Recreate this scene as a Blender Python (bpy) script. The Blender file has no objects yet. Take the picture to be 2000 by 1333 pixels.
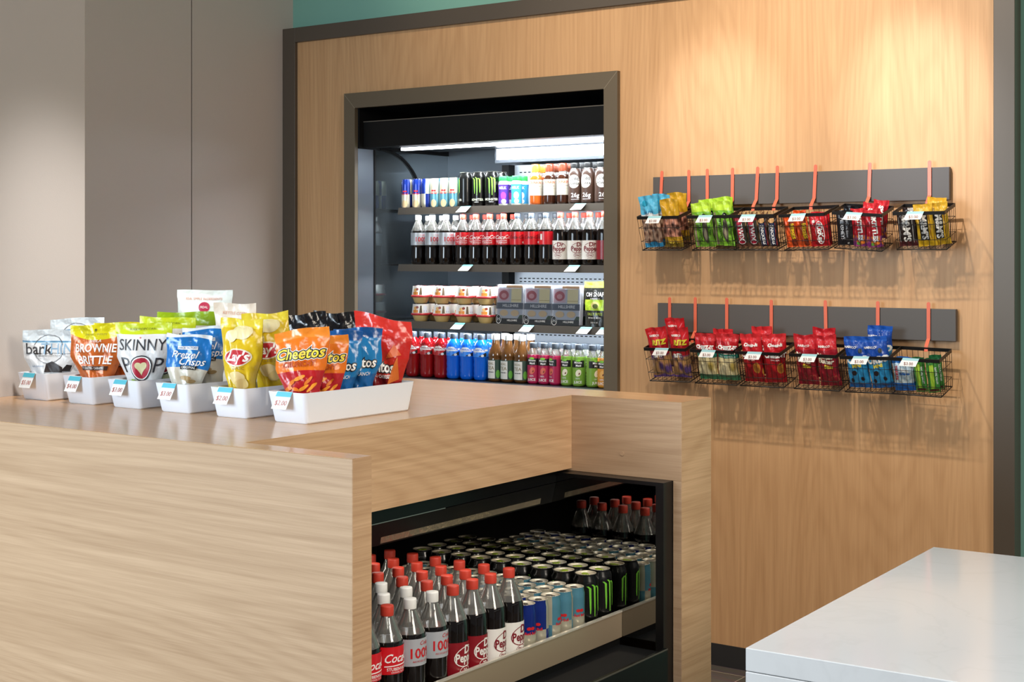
import bpy, bmesh, math, random
from mathutils import Vector, Matrix, Euler
R = math.radians
PI = math.pi
rnd = random.Random(7)
scene = bpy.context.scene
col = scene.collection

# ------------------------------------------------------------------ camera
F_PX, YAW, HOR, CAM_C, CAM_H = 2840.0, R(35.1), 499.0, 5.1, 1.6
SN, CS = math.sin(YAW), math.cos(YAW)
cam_d = bpy.data.cameras.new('camera')
cam_d.sensor_fit = 'HORIZONTAL'
cam_d.sensor_width = 36.0
cam_d.lens = 36.0 * F_PX / 2000.0
cam_d.shift_y = -(666.5 - HOR) / 2000.0
cam_d.clip_start = 0.05
cam = bpy.data.objects.new('camera', cam_d)
cam.location = (0, -CAM_C, CAM_H)
cam.rotation_euler = (R(90), 0, YAW)
col.objects.link(cam)
scene.camera = cam

# ------------------------------------------------------------------ colour management, world, lights
vs = scene.view_settings
vs.view_transform = 'Standard'
vs.look = 'None'
vs.gamma = 1.0
vs.use_curve_mapping = False
vs.exposure = 0.0
world = bpy.data.worlds.new('world')
scene.world = world
world.use_nodes = True
world.node_tree.nodes['Background'].inputs[0].default_value = (0.93, 0.96, 1.0, 1)
world.node_tree.nodes['Background'].inputs[1].default_value = 0.12


def aim(o, target):
    d = Vector(target) - o.location
    o.rotation_euler = d.to_track_quat('-Z', 'Y').to_euler()


def area(name, loc, target, sx, sy, power, color=(1, 1, 1), spread=180):
    l = bpy.data.lights.new(name, 'AREA')
    l.shape = 'RECTANGLE'
    l.size, l.size_y = sx, sy
    l.energy = power
    l.color = color
    l.spread = R(spread)
    o = bpy.data.objects.new(name, l)
    o.location = loc
    aim(o, target)
    col.objects.link(o)
    return o


def spot(name, loc, target, power, angle, blend, color=(1, 1, 1), size=0.03):
    l = bpy.data.lights.new(name, 'SPOT')
    l.energy = power
    l.spot_size = R(angle)
    l.spot_blend = blend
    l.color = color
    l.shadow_soft_size = size
    o = bpy.data.objects.new(name, l)
    o.location = loc
    aim(o, target)
    col.objects.link(o)
    return o


WARM = (1.0, 0.86, 0.68)
# two ceiling spots that wash the oak wall: a tight beam and its softer spill
for x0, x1, p in ((-2.72, -2.61, 150), (-2.02, -1.80, 190)):
    spot('wall_spot_light', (x0, -1.55, 3.4), (x1, 0, 2.10), p, 21, 1.0, (0.88, 0.93, 1.08), 0.025)
    spot('wall_spot_spill', (x0, -1.55, 3.4), (x1 + .03, 0, 1.70), 130, 82, 1.0, (1.0, 0.89, 0.76), 0.04)
spot('wall_spot_light', (-3.55, -1.25, 3.4), (-3.6, 0, 2.85), 42, 66, 1.0, WARM, 0.05)
# daylight from the shop window behind the camera, to its left
area('window_light', (-4.0, -6.4, 1.9), (-2.6, -3.0, 1.0), 2.6, 1.8, 80, (0.74, 0.88, 1.0), 100)
# spots of the shop ceiling, and area fills added to brighten dim faces
area('fill_light', (2.8, -3.6, 3.0), (-2.6, -2.0, 1.0), 1.6, 1.6, 115, (1.0, 0.89, 0.76))  # added fill brightening the fascia, column and grey wall
spot('ceiling_spot_light', (0.9, -2.3, 3.2), (-2.15, -2.2, 0.75), 130, 34, 0.8, (1.0, 0.88, 0.70), 0.06)
spot('counter_spot_light', (-2.3, -3.0, 3.3), (-3.37, -2.36, 1.20), 260, 27, 1.0, (1, 0.95, 0.90), 0.05)
spot('ceiling_spot_light', (-2.5, -1.5, 3.4), (-2.5, -1.6, 1.2), 130, 50, 1.0, WARM, 0.05)
area('fill_light', (-0.9, -3.6, 3.2), (-0.9, -2.6, 0.9), 1.0, 1.0, 17, (0.92, 0.96, 1.0), 100)  # added fill lifting the end panel and box fronts

# ------------------------------------------------------------------ naming
def tag(o, label=None, cat=None, group=None, kind=None):
    if label: o['label'] = label
    if cat: o['category'] = cat
    if group: o['group'] = group
    if kind: o['kind'] = kind
    return o


def thing(name, label, cat, loc=(0, 0, 0), rot=(0, 0, 0), group=None):
    o = bpy.data.objects.new(name, None)
    o.empty_display_size = 0.02
    o.location = loc
    o.rotation_euler = rot
    col.objects.link(o)
    return tag(o, label, cat, group)


KIDS = {}


def link(o, parent=None):
    col.objects.link(o)
    if parent is not None:
        o.parent = parent
        KIDS.setdefault(parent.name, []).append(o)
    return o


def dup(root, loc, rot=(0, 0, 0), label=None, group=None):
    r = root.copy()
    col.objects.link(r)
    r.location = loc
    r.rotation_euler = rot
    if label: r['label'] = label
    if group: r['group'] = group
    for ch in KIDS.get(root.name, []):
        c = link(ch.copy(), r)
        for g in KIDS.get(ch.name, []):
            link(g.copy(), c)
    return r


# ------------------------------------------------------------------ materials
MATS = {}


def srgb(h):
    c = [int(h[i:i + 2], 16) / 255 for i in (0, 2, 4)]
    return tuple(x / 12.92 if x <= 0.04045 else ((x + 0.055) / 1.055) ** 2.4 for x in c) + (1,)


def M(name, color='808080', rough=0.5, metal=0.0, spec=0.5, emit=None, estr=0.0, coat=0.0, bump=None, trans=0.0):
    if name in MATS: return MATS[name]
    m = bpy.data.materials.new(name)
    m.use_nodes = True
    nt = m.node_tree
    b = nt.nodes['Principled BSDF']
    b.inputs['Base Color'].default_value = srgb(color) if isinstance(color, str) else color
    b.inputs['Roughness'].default_value = rough
    b.inputs['Metallic'].default_value = metal
    b.inputs['Specular IOR Level'].default_value = spec
    b.inputs['Coat Weight'].default_value = coat
    b.inputs['Transmission Weight'].default_value = trans
    if emit:
        b.inputs['Emission Color'].default_value = srgb(emit)
        b.inputs['Emission Strength'].default_value = estr
    if bump:
        sc, st = bump
        tc = nt.nodes.new('ShaderNodeTexCoord')
        n = nt.nodes.new('ShaderNodeTexNoise')
        n.inputs['Scale'].default_value = sc
        n.inputs['Detail'].default_value = 3
        nt.links.new(tc.outputs['Object'], n.inputs['Vector'])
        bp = nt.nodes.new('ShaderNodeBump')
        bp.inputs['Strength'].default_value = st
        bp.inputs['Distance'].default_value = 0.004
        nt.links.new(n.outputs['Fac'], bp.inputs['Height'])
        nt.links.new(bp.outputs['Normal'], b.inputs['Normal'])
    MATS[name] = m
    return m


def wood(name, light, dark, along, across, rough=0.45, freq=9.0, contrast=0.55, off=0.0, spec=0.3):
    """oak laminate: long fine pores and wide cathedral figure; along / across are axis indices"""
    m = bpy.data.materials.new(name)
    m.use_nodes = True
    nt = m.node_tree
    b = nt.nodes['Principled BSDF']
    b.inputs['Roughness'].default_value = rough
    b.inputs['Specular IOR Level'].default_value = spec
    tc = nt.nodes.new('ShaderNodeTexCoord')

    def mapped(al, ac, o):
        mp = nt.nodes.new('ShaderNodeMapping')
        s = [ac * 0.35] * 3
        s[along] = al
        s[across] = ac
        mp.inputs['Scale'].default_value = s
        mp.inputs['Location'].default_value = (o, o * 1.7, o * 0.6)
        nt.links.new(tc.outputs['Object'], mp.inputs['Vector'])
        return mp.outputs['Vector']
    def noise(vec, detail):
        n = nt.nodes.new('ShaderNodeTexNoise')
        n.inputs['Scale'].default_value = 1.0
        n.inputs['Detail'].default_value = detail
        nt.links.new(vec, n.inputs['Vector'])
        return n.outputs['Fac']

    def mth(op, x, y, z=None):
        n = nt.nodes.new('ShaderNodeMath'); n.operation = op
        for i, v in enumerate((x, y, z)):
            if v is None: continue
            if isinstance(v, (int, float)): n.inputs[i].default_value = v
            else: nt.links.new(v, n.inputs[i])
        return n.outputs[0]
    fine = mth('MULTIPLY_ADD', noise(mapped(2.2, 120, 5), 1.0), 0.55, mth('MULTIPLY', noise(mapped(9, 420, 0), 1.0), 0.45))   # pores
    mid = noise(mapped(0.9, 20, 3 + off), 2.0)       # board to board tone
    fld = noise(mapped(0.36, 3.4, 7 + off), 0.3)     # cathedral figure = contour lines of this field
    fld = mth('MULTIPLY_ADD', noise(mapped(1.5, 30, 1 + off), 1.0), 0.02, fld)
    rings = mth('SINE', mth('MULTIPLY', fld, freq * 6.283), None)
    rings = mth('MULTIPLY_ADD', rings, 0.5, 0.5)
    rings = mth('POWER', rings, 2.0)
    t = mth('MULTIPLY_ADD', rings, 0.30 * contrast, 0.12)
    t = mth('MULTIPLY_ADD', fine, 1.9 * contrast, t)
    t = mth('MULTIPLY_ADD', mid, 0.55, t)
    e = mth('SUBTRACT', t, 0.22 + 0.70 * contrast)
    mx = nt.nodes.new('ShaderNodeMix'); mx.data_type = 'RGBA'
    mx.inputs[6].default_value = srgb(light); mx.inputs[7].default_value = srgb(dark)
    nt.links.new(e, mx.inputs[0])
    nt.links.new(mx.outputs[2], b.inputs['Base Color'])
    bp = nt.nodes.new('ShaderNodeBump'); bp.inputs['Strength'].default_value = 0.12; bp.inputs['Distance'].default_value = 0.002
    nt.links.new(fine, bp.inputs['Height'])
    nt.links.new(bp.outputs['Normal'], b.inputs['Normal'])
    return m


def glass_mat(name, tint='ffffff', rough=0.02, refl=1.0, haze=0.0):
    """thin clear sheet: mostly see-through with mirror glints"""
    if name in MATS: return MATS[name]
    m = bpy.data.materials.new(name)
    m.use_nodes = True
    nt = m.node_tree
    nt.nodes.remove(nt.nodes['Principled BSDF'])
    out = nt.nodes['Material Output']
    tr = nt.nodes.new('ShaderNodeBsdfTransparent'); tr.inputs[0].default_value = srgb(tint)
    gl = nt.nodes.new('ShaderNodeBsdfGlossy'); gl.inputs['Roughness'].default_value = rough
    lw = nt.nodes.new('ShaderNodeFresnel'); lw.inputs['IOR'].default_value = 1.5
    mu = nt.nodes.new('ShaderNodeMath'); mu.operation = 'MULTIPLY'; mu.inputs[1].default_value = refl; mu.use_clamp = True
    nt.links.new(lw.outputs[0], mu.inputs[0])
    mx = nt.nodes.new('ShaderNodeMixShader')
    nt.links.new(mu.outputs[0], mx.inputs[0])
    nt.links.new(tr.outputs[0], mx.inputs[1])
    nt.links.new(gl.outputs[0], mx.inputs[2])
    last = mx
    if haze:
        df = nt.nodes.new('ShaderNodeBsdfDiffuse'); df.inputs[0].default_value = (0.8, 0.76, 0.68, 1)
        m2 = nt.nodes.new('ShaderNodeMixShader'); m2.inputs[0].default_value = haze
        nt.links.new(mx.outputs[0], m2.inputs[1]); nt.links.new(df.outputs[0], m2.inputs[2])
        last = m2
    nt.links.new(last.outputs[0], out.inputs[0])
    MATS[name] = m
    return m


def zoned(name, stops, curve=0.0, rough=0.32, coat=0.3, wave=0.0, bump=(38, 0.6), metal=0.0, spots=None):
    """packaging film printed in bands: stops = [(v, colour)...] from bottom to top of the UV;
    curve bows the band edges; spots = (v0, v1, colour a, colour b, scale) prints a mottled food picture in a band"""
    if name in MATS: return MATS[name]
    m = bpy.data.materials.new(name)
    m.use_nodes = True
    nt = m.node_tree
    b = nt.nodes['Principled BSDF']
    b.inputs['Roughness'].default_value = rough
    b.inputs['Coat Weight'].default_value = coat
    b.inputs['Coat Roughness'].default_value = 0.12
    b.inputs['Metallic'].default_value = metal
    uv = nt.nodes.new('ShaderNodeUVMap')
    sp = nt.nodes.new('ShaderNodeSeparateXYZ')
    nt.links.new(uv.outputs[0], sp.inputs[0])

    def math_(op, a, bb):
        n = nt.nodes.new('ShaderNodeMath'); n.operation = op
        for i, x in enumerate((a, bb)):
            if x is None: continue
            if isinstance(x, (int, float)): n.inputs[i].default_value = x
            else: nt.links.new(x, n.inputs[i])
        return n.outputs[0]
    u, v = sp.outputs[0], sp.outputs[1]
    du = math_('SUBTRACT', u, 0.5)
    vv = math_('ADD', v, math_('MULTIPLY', math_('MULTIPLY', du, du), curve))
    if wave:
        vv = math_('ADD', vv, math_('MULTIPLY', math_('SINE', math_('MULTIPLY', u, 9.0), None), wave))
    cr = nt.nodes.new('ShaderNodeValToRGB')
    cr.color_ramp.interpolation = 'CONSTANT'
    els = cr.color_ramp.elements
    while len(els) > 1: els.remove(els[-1])
    els[0].position = 0.0; els[0].color = srgb(stops[0][1])
    for p, c in stops[1:]:
        e = els.new(p); e.color = srgb(c)
    nt.links.new(vv, cr.inputs[0])
    colr = cr.outputs[0]
    if spots:
        v0, v1, ca, cb, sc = spots[:5]
        vo = nt.nodes.new('ShaderNodeTexVoronoi'); vo.inputs['Scale'].default_value = sc
        mp = nt.nodes.new('ShaderNodeMapping'); mp.inputs['Scale'].default_value = (1.0, 1.4, 1)
        nt.links.new(uv.outputs[0], mp.inputs[0]); nt.links.new(mp.outputs[0], vo.inputs['Vector'])
        r2 = nt.nodes.new('ShaderNodeValToRGB')
        r2.color_ramp.elements[0].position = 0.25; r2.color_ramp.elements[0].color = srgb(ca)
        r2.color_ramp.elements[1].position = 0.65; r2.color_ramp.elements[1].color = srgb(cb)
        nt.links.new(vo.outputs['Distance'], r2.inputs[0])
        msk = math_('MULTIPLY', math_('GREATER_THAN', vv, v0), math_('LESS_THAN', vv, v1))
        if len(spots) > 5:
            msk = math_('MULTIPLY', msk, math_('LESS_THAN', vo.outputs['Distance'], spots[5]))
        mx = nt.nodes.new('ShaderNodeMix'); mx.data_type = 'RGBA'
        nt.links.new(msk, mx.inputs[0]); nt.links.new(colr, mx.inputs[6]); nt.links.new(r2.outputs[0], mx.inputs[7])
        colr = mx.outputs[2]
    nt.links.new(colr, b.inputs['Base Color'])
    if bump:
        tc = nt.nodes.new('ShaderNodeTexCoord')
        n = nt.nodes.new('ShaderNodeTexNoise'); n.inputs['Scale'].default_value = bump[0]; n.inputs['Detail'].default_value = 2
        nt.links.new(tc.outputs['Object'], n.inputs['Vector'])
        bp = nt.nodes.new('ShaderNodeBump'); bp.inputs['Strength'].default_value = bump[1]; bp.inputs['Distance'].default_value = 0.008
        nt.links.new(n.outputs['Fac'], bp.inputs['Height']); nt.links.new(bp.outputs['Normal'], b.inputs['Normal'])
    MATS[name] = m
    return m


# ------------------------------------------------------------------ mesh builder
class MB:
    def __init__(s):
        s.v, s.f, s.m, s.uv, s.mats, s.sm = [], [], [], [], [], []

    def mi(s, mat):
        if mat not in s.mats: s.mats.append(mat)
        return s.mats.index(mat)

    def add(s, vs_, fs, mat, uvs=None, smooth=False):
        b = len(s.v)
        s.v += [tuple(p) for p in vs_]
        i = s.mi(mat)
        for f in fs:
            s.f.append([b + k for k in f])
            s.m.append(i)
            s.sm.append(smooth)
            s.uv.append([uvs[k] for k in f] if uvs else [(0, 0)] * len(f))

    def box(s, x0, x1, y0, y1, z0, z1, mat, M_=None):
        vs_ = [(x, y, z) for z in (z0, z1) for y in (y0, y1) for x in (x0, x1)]
        if M_ is not None: vs_ = [M_ @ Vector(p) for p in vs_]
        s.add(vs_, [(0, 2, 3, 1), (4, 5, 7, 6), (0, 1, 5, 4), (2, 6, 7, 3), (0, 4, 6, 2), (1, 3, 7, 5)], mat)

    def hexa(s, P, mat):
        """8 points, bottom 4 then top 4, both counter-clockwise from above"""
        s.add(P, [(3, 2, 1, 0), (4, 5, 6, 7), (0, 1, 5, 4), (1, 2, 6, 5), (2, 3, 7, 6), (3, 0, 4, 7)], mat)

    def prism(s, pts, z0, z1, mat):
        n = len(pts)
        s.add([(x, y, z0) for x, y in pts] + [(x, y, z1) for x, y in pts],
              [tuple(range(n))[::-1], tuple(range(n, 2 * n))] + [(i, (i + 1) % n, (i + 1) % n + n, i + n) for i in range(n)], mat)

    def lathe(s, prof, mat, seg=24, cx=0, cy=0, smooth=True, caps=True, matf=None):
        vs_, fs = [], []
        for r, z in prof:
            for k in range(seg):
                a = 2 * PI * k / seg
                vs_.append((cx + r * math.cos(a), cy + r * math.sin(a), z))
        n = len(prof)
        for i in range(n - 1):
            for k in range(seg):
                k2 = (k + 1) % seg
                fs.append((i * seg + k, i * seg + k2, (i + 1) * seg + k2, (i + 1) * seg + k))
        s.add(vs_, fs, mat, smooth=smooth)
        if caps:
            s.add(vs_[:seg], [tuple(range(seg))[::-1]], mat)
            s.add(vs_[-seg:], [tuple(range(seg))], mat)

    def tube(s, pts, r, mat, seg=6, closed=False):
        pts = [Vector(p) for p in pts]
        n = len(pts)
        vs_, fs = [], []
        for i, p in enumerate(pts):
            if closed: t = pts[(i + 1) % n] - pts[i - 1]
            else: t = pts[min(i + 1, n - 1)] - pts[max(i - 1, 0)]
            t.normalize()
            up = Vector((0, 0, 1)) if abs(t.z) < 0.9 else Vector((1, 0, 0))
            a = t.cross(up).normalized(); b = t.cross(a)
            for k in range(seg):
                an = 2 * PI * k / seg
                vs_.append(p + r * (math.cos(an) * a + math.sin(an) * b))
        for i in range(n if closed else n - 1):
            j = (i + 1) % n
            for k in range(seg):
                k2 = (k + 1) % seg
                fs.append((i * seg + k, i * seg + k2, j * seg + k2, j * seg + k))
        s.add(vs_, fs, mat, smooth=True)
        if not closed:
            s.add(vs_[:seg], [tuple(range(seg))], mat)
            s.add(vs_[-seg:], [tuple(range(seg))[::-1]], mat)

    def build(s, name, parent=None, loc=(0, 0, 0), rot=(0, 0, 0), bevel=0.0):
        me = bpy.data.meshes.new(name)
        me.from_pydata(s.v, [], s.f)
        for mt in s.mats: me.materials.append(mt)
        me.polygons.foreach_set('material_index', s.m)
        me.polygons.foreach_set('use_smooth', s.sm)
        uvl = me.uv_layers.new(name='UVMap')
        uvl.data.foreach_set('uv', [c for f in s.uv for p in f for c in p])
        me.update()
        o = bpy.data.objects.new(name, me)
        o.location = loc
        o.rotation_euler = rot
        if bevel:
            md = o.modifiers.new('bevel', 'BEVEL')
            md.width = bevel; md.segments = 2; md.limit_method = 'ANGLE'
        return link(o, parent)


# ------------------------------------------------------------------ lettering and printed marks
_txt = {}


def letters(txt, shear=0.0, bold=0.0, space=1.0, narrow=1.0):
    key = (txt, shear, bold, space, narrow)
    if key in _txt: return _txt[key]
    c = bpy.data.curves.new('lettering', 'FONT')
    c.body = txt
    c.size = 1.0
    c.shear = shear
    c.offset = bold
    c.space_character = space
    c.align_x = 'CENTER'
    c.align_y = 'CENTER'
    c.resolution_u = 2
    c.fill_mode = 'FRONT'
    o = bpy.data.objects.new('lettering', c)
    me = bpy.data.meshes.new_from_object(o)
    vs_ = [(p.co.x * narrow, p.co.y) for p in me.vertices]
    fs = [tuple(p.vertices) for p in me.polygons]
    bpy.data.objects.remove(o)
    bpy.data.curves.remove(c)
    bpy.data.meshes.remove(me)
    _txt[key] = (vs_, fs)
    return _txt[key]


def finer(vs_, fs, thr):
    """cut flat print polygons into small triangles so that they follow the surface they are printed on"""
    key = (id(vs_), round(thr, 4))
    if key in _txt: return _txt[key]
    bm = bmesh.new()
    vv = [bm.verts.new((a, b_, 0)) for a, b_ in vs_]
    for q in fs:
        try: bm.faces.new([vv[k] for k in q])
        except ValueError: pass
    for _ in range(3):
        bmesh.ops.triangulate(bm, faces=bm.faces[:])
        es = [e for e in bm.edges if e.calc_length() > thr]
        if not es: break
        bmesh.ops.subdivide_edges(bm, edges=es, cuts=1)
    bmesh.ops.triangulate(bm, faces=bm.faces[:])
    bm.verts.index_update()
    out = ([(v.co.x, v.co.y) for v in bm.verts], [tuple(v.index for v in q.verts) for q in bm.faces])
    bm.free()
    _txt[key] = out
    _keep.append(vs_)
    return out


_keep = []


def decal(mb, f, items, base=0.0003, step=0.00025, tes=0.09):
    """items are printed in order, each a hair above the last; f(x, y, off) maps print space to the surface"""
    for k, it in enumerate(items):
        off = base + k * step
        kind = it[0]
        if kind == 't':        # t, text, x, y, size, mat, {shear,bold,space,narrow,rot}
            _, txt, x, y, size, mat = it[:6]
            o = dict(it[6]) if len(it) > 6 else {}
            rot = o.pop('rot', 0)
            vs_, fs = letters(txt, **o)
            vs_, fs = finer(vs_, fs, min(tes, .05) / size)
            ca, sa = math.cos(R(rot)), math.sin(R(rot))
            mb.add([f(x + size * (a * ca - b * sa), y + size * (a * sa + b * ca), off) for a, b in vs_], fs, mat)
        elif kind == 'r':      # r, x0, y0, x1, y1, mat
            _, x0, y0, x1, y1, mat = it[:6]
            nx = max(1, int(abs(x1 - x0) / tes)); ny = max(1, int(abs(y1 - y0) / tes))
            vs_ = [f(x0 + (x1 - x0) * i / nx, y0 + (y1 - y0) * j / ny, off) for j in range(ny + 1) for i in range(nx + 1)]
            fs = [(j * (nx + 1) + i, j * (nx + 1) + i + 1, (j + 1) * (nx + 1) + i + 1, (j + 1) * (nx + 1) + i) for j in range(ny) for i in range(nx)]
            mb.add(vs_, fs, mat)
        elif kind in 'eo':     # e, x, y, rx, ry, mat, rot | o (ring), x, y, rx, ry, width, mat, rot
            x, y, rx, ry = it[1:5]
            w = it[5] if kind == 'o' else None
            mat = it[6] if kind == 'o' else it[5]
            rr = it[7] if kind == 'o' and len(it) > 7 else (it[6] if kind == 'e' and len(it) > 6 else 0)
            ca, sa = math.cos(R(rr)), math.sin(R(rr))
            n = 20
            vs_, fs = [], []
            rings = [(rx * q, ry * q) for q in (1, .75, .5, .25)] if kind == 'e' else [(rx, ry), (rx - w, ry - w)]
            for ax, ay in rings:
                for k2 in range(n):
                    t = 2 * PI * k2 / n
                    a, b = ax * math.cos(t), ay * math.sin(t)
                    vs_.append((x + a * ca - b * sa, y + a * sa + b * ca))
            nr = len(rings)
            for q in range(nr - 1):
                for k2 in range(n):
                    k3 = (k2 + 1) % n
                    fs.append((q * n + k2, q * n + k3, (q + 1) * n + k3, (q + 1) * n + k2))
            if kind == 'e':
                vs_.append((x, y))
                fs += [((nr - 1) * n + k2, (nr - 1) * n + (k2 + 1) % n, nr * n) for k2 in range(n)]
            vs_, fs = finer(vs_, fs, min(tes, .05))
            mb.add([f(a, b, off) for a, b in vs_], fs, mat)
        elif kind == 'p':      # p, [(x, y)...], mat   (convex, small)
            pts, mat = it[1], it[2]
            vs_, fs = finer(pts, [tuple(range(len(pts)))], min(tes, .05))
            mb.add([f(a, b, off) for a, b in vs_], fs, mat)


def cyl_map(rf, z0=0.0, W=1.0):
    """print space (metres * W) wraps round a lathe; x = 0 faces -y"""
    def f(x, y, off):
        z = z0 + y * W
        r = rf(z) if callable(rf) else rf
        a = x * W / r
        return ((r + off) * math.sin(a), -(r + off) * math.cos(a), z)
    return f


def prof_r(prof):
    def f(z):
        for (r0, z0), (r1, z1) in zip(prof, prof[1:]):
            if z0 <= z <= z1 and z1 > z0:
                return r0 + (r1 - r0) * (z - z0) / (z1 - z0)
        return prof[0][0] if z < prof[0][1] else prof[-1][0]
    return f


def at(px, py, axis, val):
    """where the sight line of a picture point meets the plane axis = val"""
    a, b = (px - 1000.0) / F_PX, -(py - HOR) / F_PX
    d = (a * CS - SN, CS + a * SN, b)
    o = (0.0, -CAM_C, CAM_H)
    t = (val - o[axis]) / d[axis]
    return Vector((o[0] + d[0] * t, o[1] + d[1] * t, o[2] + d[2] * t))

# ================================================================== THE ROOM
W_WALL = wood('oak_wall_laminate', 'd6aa7c', 'a87b50', 2, 0, 0.42, 30.0, 0.40)
W_FRONT = wood('oak_counter_front', 'ccaa88', '9d7b5a', 0, 2, 0.42, 36.0, 0.5, 2.3)
W_SIDE = wood('oak_counter_side', 'd6b18a', 'a27a54', 1, 2, 0.42, 34.0, 0.55, 5.1)
W_TOP = wood('oak_counter_top', 'cfa67c', 'b58a60', 0, 1, 0.18, 20.0, 0.35, 1.0, 0.22)
TRIM = M('bronze_trim', '5a5045', 0.42, 0.2, 0.5)
FRAME = M('bronze_frame', '685c4a', 0.45, 0.1, 0.4)
TEAL = M('teal_paint', '7fb3a3', 0.7, bump=(300, 0.05))
GREY = M('grey_wall_panel', 'c8beb6', 0.5, bump=(260, 0.06))
LGREY = M('light_grey_column', 'c6c0bc', 0.6, bump=(260, 0.05))
BLACK = M('black_metal', '0c0c0d', 0.35)
BLACKM = M('black_matte', '070708', 0.7, spec=.25)
BLACKG = M('black_gloss', '090a0a', 0.3, spec=.3)


def struct(name, mb, **k):
    o = mb.build(name, **k)
    o['kind'] = 'structure'
    return o


# fridge niche in the wall
NX0, NX1, NZ1 = -4.457, -3.111, 2.281
FX0, FX1, FZ1 = -4.523, -3.046, 2.351
XL, XR, ZT = -4.838, -1.533, 2.617
mb = MB()
mb.box(XL, NX0 - .013, 0.0, 0.05, 0.085, ZT, W_WALL)
mb.box(NX1 + .013, XR, 0.0, 0.05, 0.085, ZT, W_WALL)
mb.box(NX0 - .013, NX1 + .013, 0.0, 0.05, NZ1 + .013, ZT, W_WALL)
struct('wall_back', mb)
mb = MB()
mb.box(-4.92, NX0 - .02, 0.055, 0.12, 0, 3.6, TEAL)
mb.box(NX1 + .02, 1.2, 0.055, 0.12, 0, 3.6, TEAL)
mb.box(NX0 - .02, NX1 + .02, 0.055, 0.12, NZ1 + .02, 3.6, TEAL)
struct('wall_teal', mb)
mb = MB()
T = -0.018
mb.box(-4.919, XL, T, 0.055, 0.0, ZT + .07, TRIM)
mb.box(XR, -1.46, T, 0.055, 0.0, ZT + .07, TRIM)
mb.box(XL, XR, T, 0.055, ZT, ZT + .07, TRIM)
struct('trim_1', mb, bevel=0.0015)
mb = MB()
mb.box(XL, XR, -0.004, 0.05, 0.0, 0.085, M('baseboard_black', '2b2b2c', 0.45))
struct('baseboard_back', mb)
mb = MB()
mb.box(-5.1, -4.92, -0.592, 0.12, 0, 3.6, GREY)
mb.box(-5.1, -4.92, -3.4, -0.598, 0, 3.6, GREY)
mb.box(-5.1, -4.925, -0.598, -0.592, 0, 3.6, M('panel_joint', '3a3531', 0.7))
struct('wall_left', mb)
mb = MB()
mb.box(-3.75, -3.3725, -3.6, -2.412, 0, 3.6, LGREY)
struct('wall_column', mb, bevel=0.004)
# floor: grey wood-look porcelain planks with pale grout
fm = bpy.data.materials.new('wood_look_tile')
fm.use_nodes = True
nt = fm.node_tree
b = nt.nodes['Principled BSDF']
b.inputs['Roughness'].default_value = 0.35
tc = nt.nodes.new('ShaderNodeTexCoord')
mp = nt.nodes.new('ShaderNodeMapping')
mp.inputs['Rotation'].default_value = (0, 0, 0)
mp.inputs['Location'].default_value = (0.05, 0.079, 0)
br = nt.nodes.new('ShaderNodeTexBrick')
br.inputs['Scale'].default_value = 1.0
br.inputs['Brick Width'].default_value = 1.2
br.inputs['Row Height'].default_value = 0.2
br.inputs['Mortar Size'].default_value = 0.0022
br.inputs['Color1'].default_value = srgb('6b625b')
br.inputs['Color2'].default_value = srgb('7b7169')
br.inputs['Mortar'].default_value = srgb('c9b9a6')
nt.links.new(tc.outputs['Object'], mp.inputs[0]); nt.links.new(mp.outputs[0], br.inputs['Vector'])
nz = nt.nodes.new('ShaderNodeTexNoise'); nz.inputs['Scale'].default_value = 1.0; nz.inputs['Detail'].default_value = 4
mp2 = nt.nodes.new('ShaderNodeMapping'); mp2.inputs['Scale'].default_value = (4, 70, 1)
nt.links.new(tc.outputs['Object'], mp2.inputs[0]); nt.links.new(mp2.outputs[0], nz.inputs['Vector'])
mx = nt.nodes.new('ShaderNodeMix'); mx.data_type = 'RGBA'; mx.blend_type = 'MULTIPLY'; mx.inputs[0].default_value = 0.6
nt.links.new(br.outputs['Color'], mx.inputs[6]); nt.links.new(nz.outputs['Color'], mx.inputs[7])
nt.links.new(mx.outputs[2], b.inputs['Base Color'])
mb = MB()
mb.box(-6.2, 1.8, -8.0, 1.2, -0.05, 0, fm)
struct('floor', mb)

# fridge surround (mitred bronze frame round the niche)
mb = MB()
y0, y1 = -0.022, 0.0
O = [(FX0, 0.0), (FX0, FZ1), (FX1, FZ1), (FX1, 0.0)]
I = [(NX0, 0.0), (NX0, NZ1), (NX1, NZ1), (NX1, 0.0)]
for (a, b_, c, d) in ((O[0], O[1], I[1], I[0]), (O[1], O[2], I[2], I[1]), (O[2], O[3], I[3], I[2])):
    q = [a, b_, c, d]
    mb.add([(x, y0, z) for x, z in q] + [(x, y1, z) for x, z in q],
           [(0, 1, 2, 3), (7, 6, 5, 4), (0, 4, 5, 1), (1, 5, 6, 2), (2, 6, 7, 3), (3, 7, 4, 0)], FRAME)
jl = M('mitre_line', '8d816c', 0.5)
for s_, (a, c) in ((1, (O[1], I[1])), (-1, (O[2], I[2]))):
    mb.add([(a[0], y0 - .0005, a[1] - .003), (a[0], y0 - .0005, a[1]), (c[0], y0 - .0005, c[1]), (c[0], y0 - .0005, c[1] - .003)], [(0, 1, 2, 3)], jl)
struct('trim_2', mb)

# ================================================================== OPEN REFRIGERATED CASE IN THE WALL
fr = thing('refrigerated_case', 'tall black open refrigerated case built into the oak wall, shelves of chilled drinks', 'fridge', (-3.78, 0.3, 0))
fr_off = Vector((-3.78, 0.3, 0))


def fpart(name, mb, **k):
    o = mb.build(name, fr, **k)
    o.location = -fr_off
    return o


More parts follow.
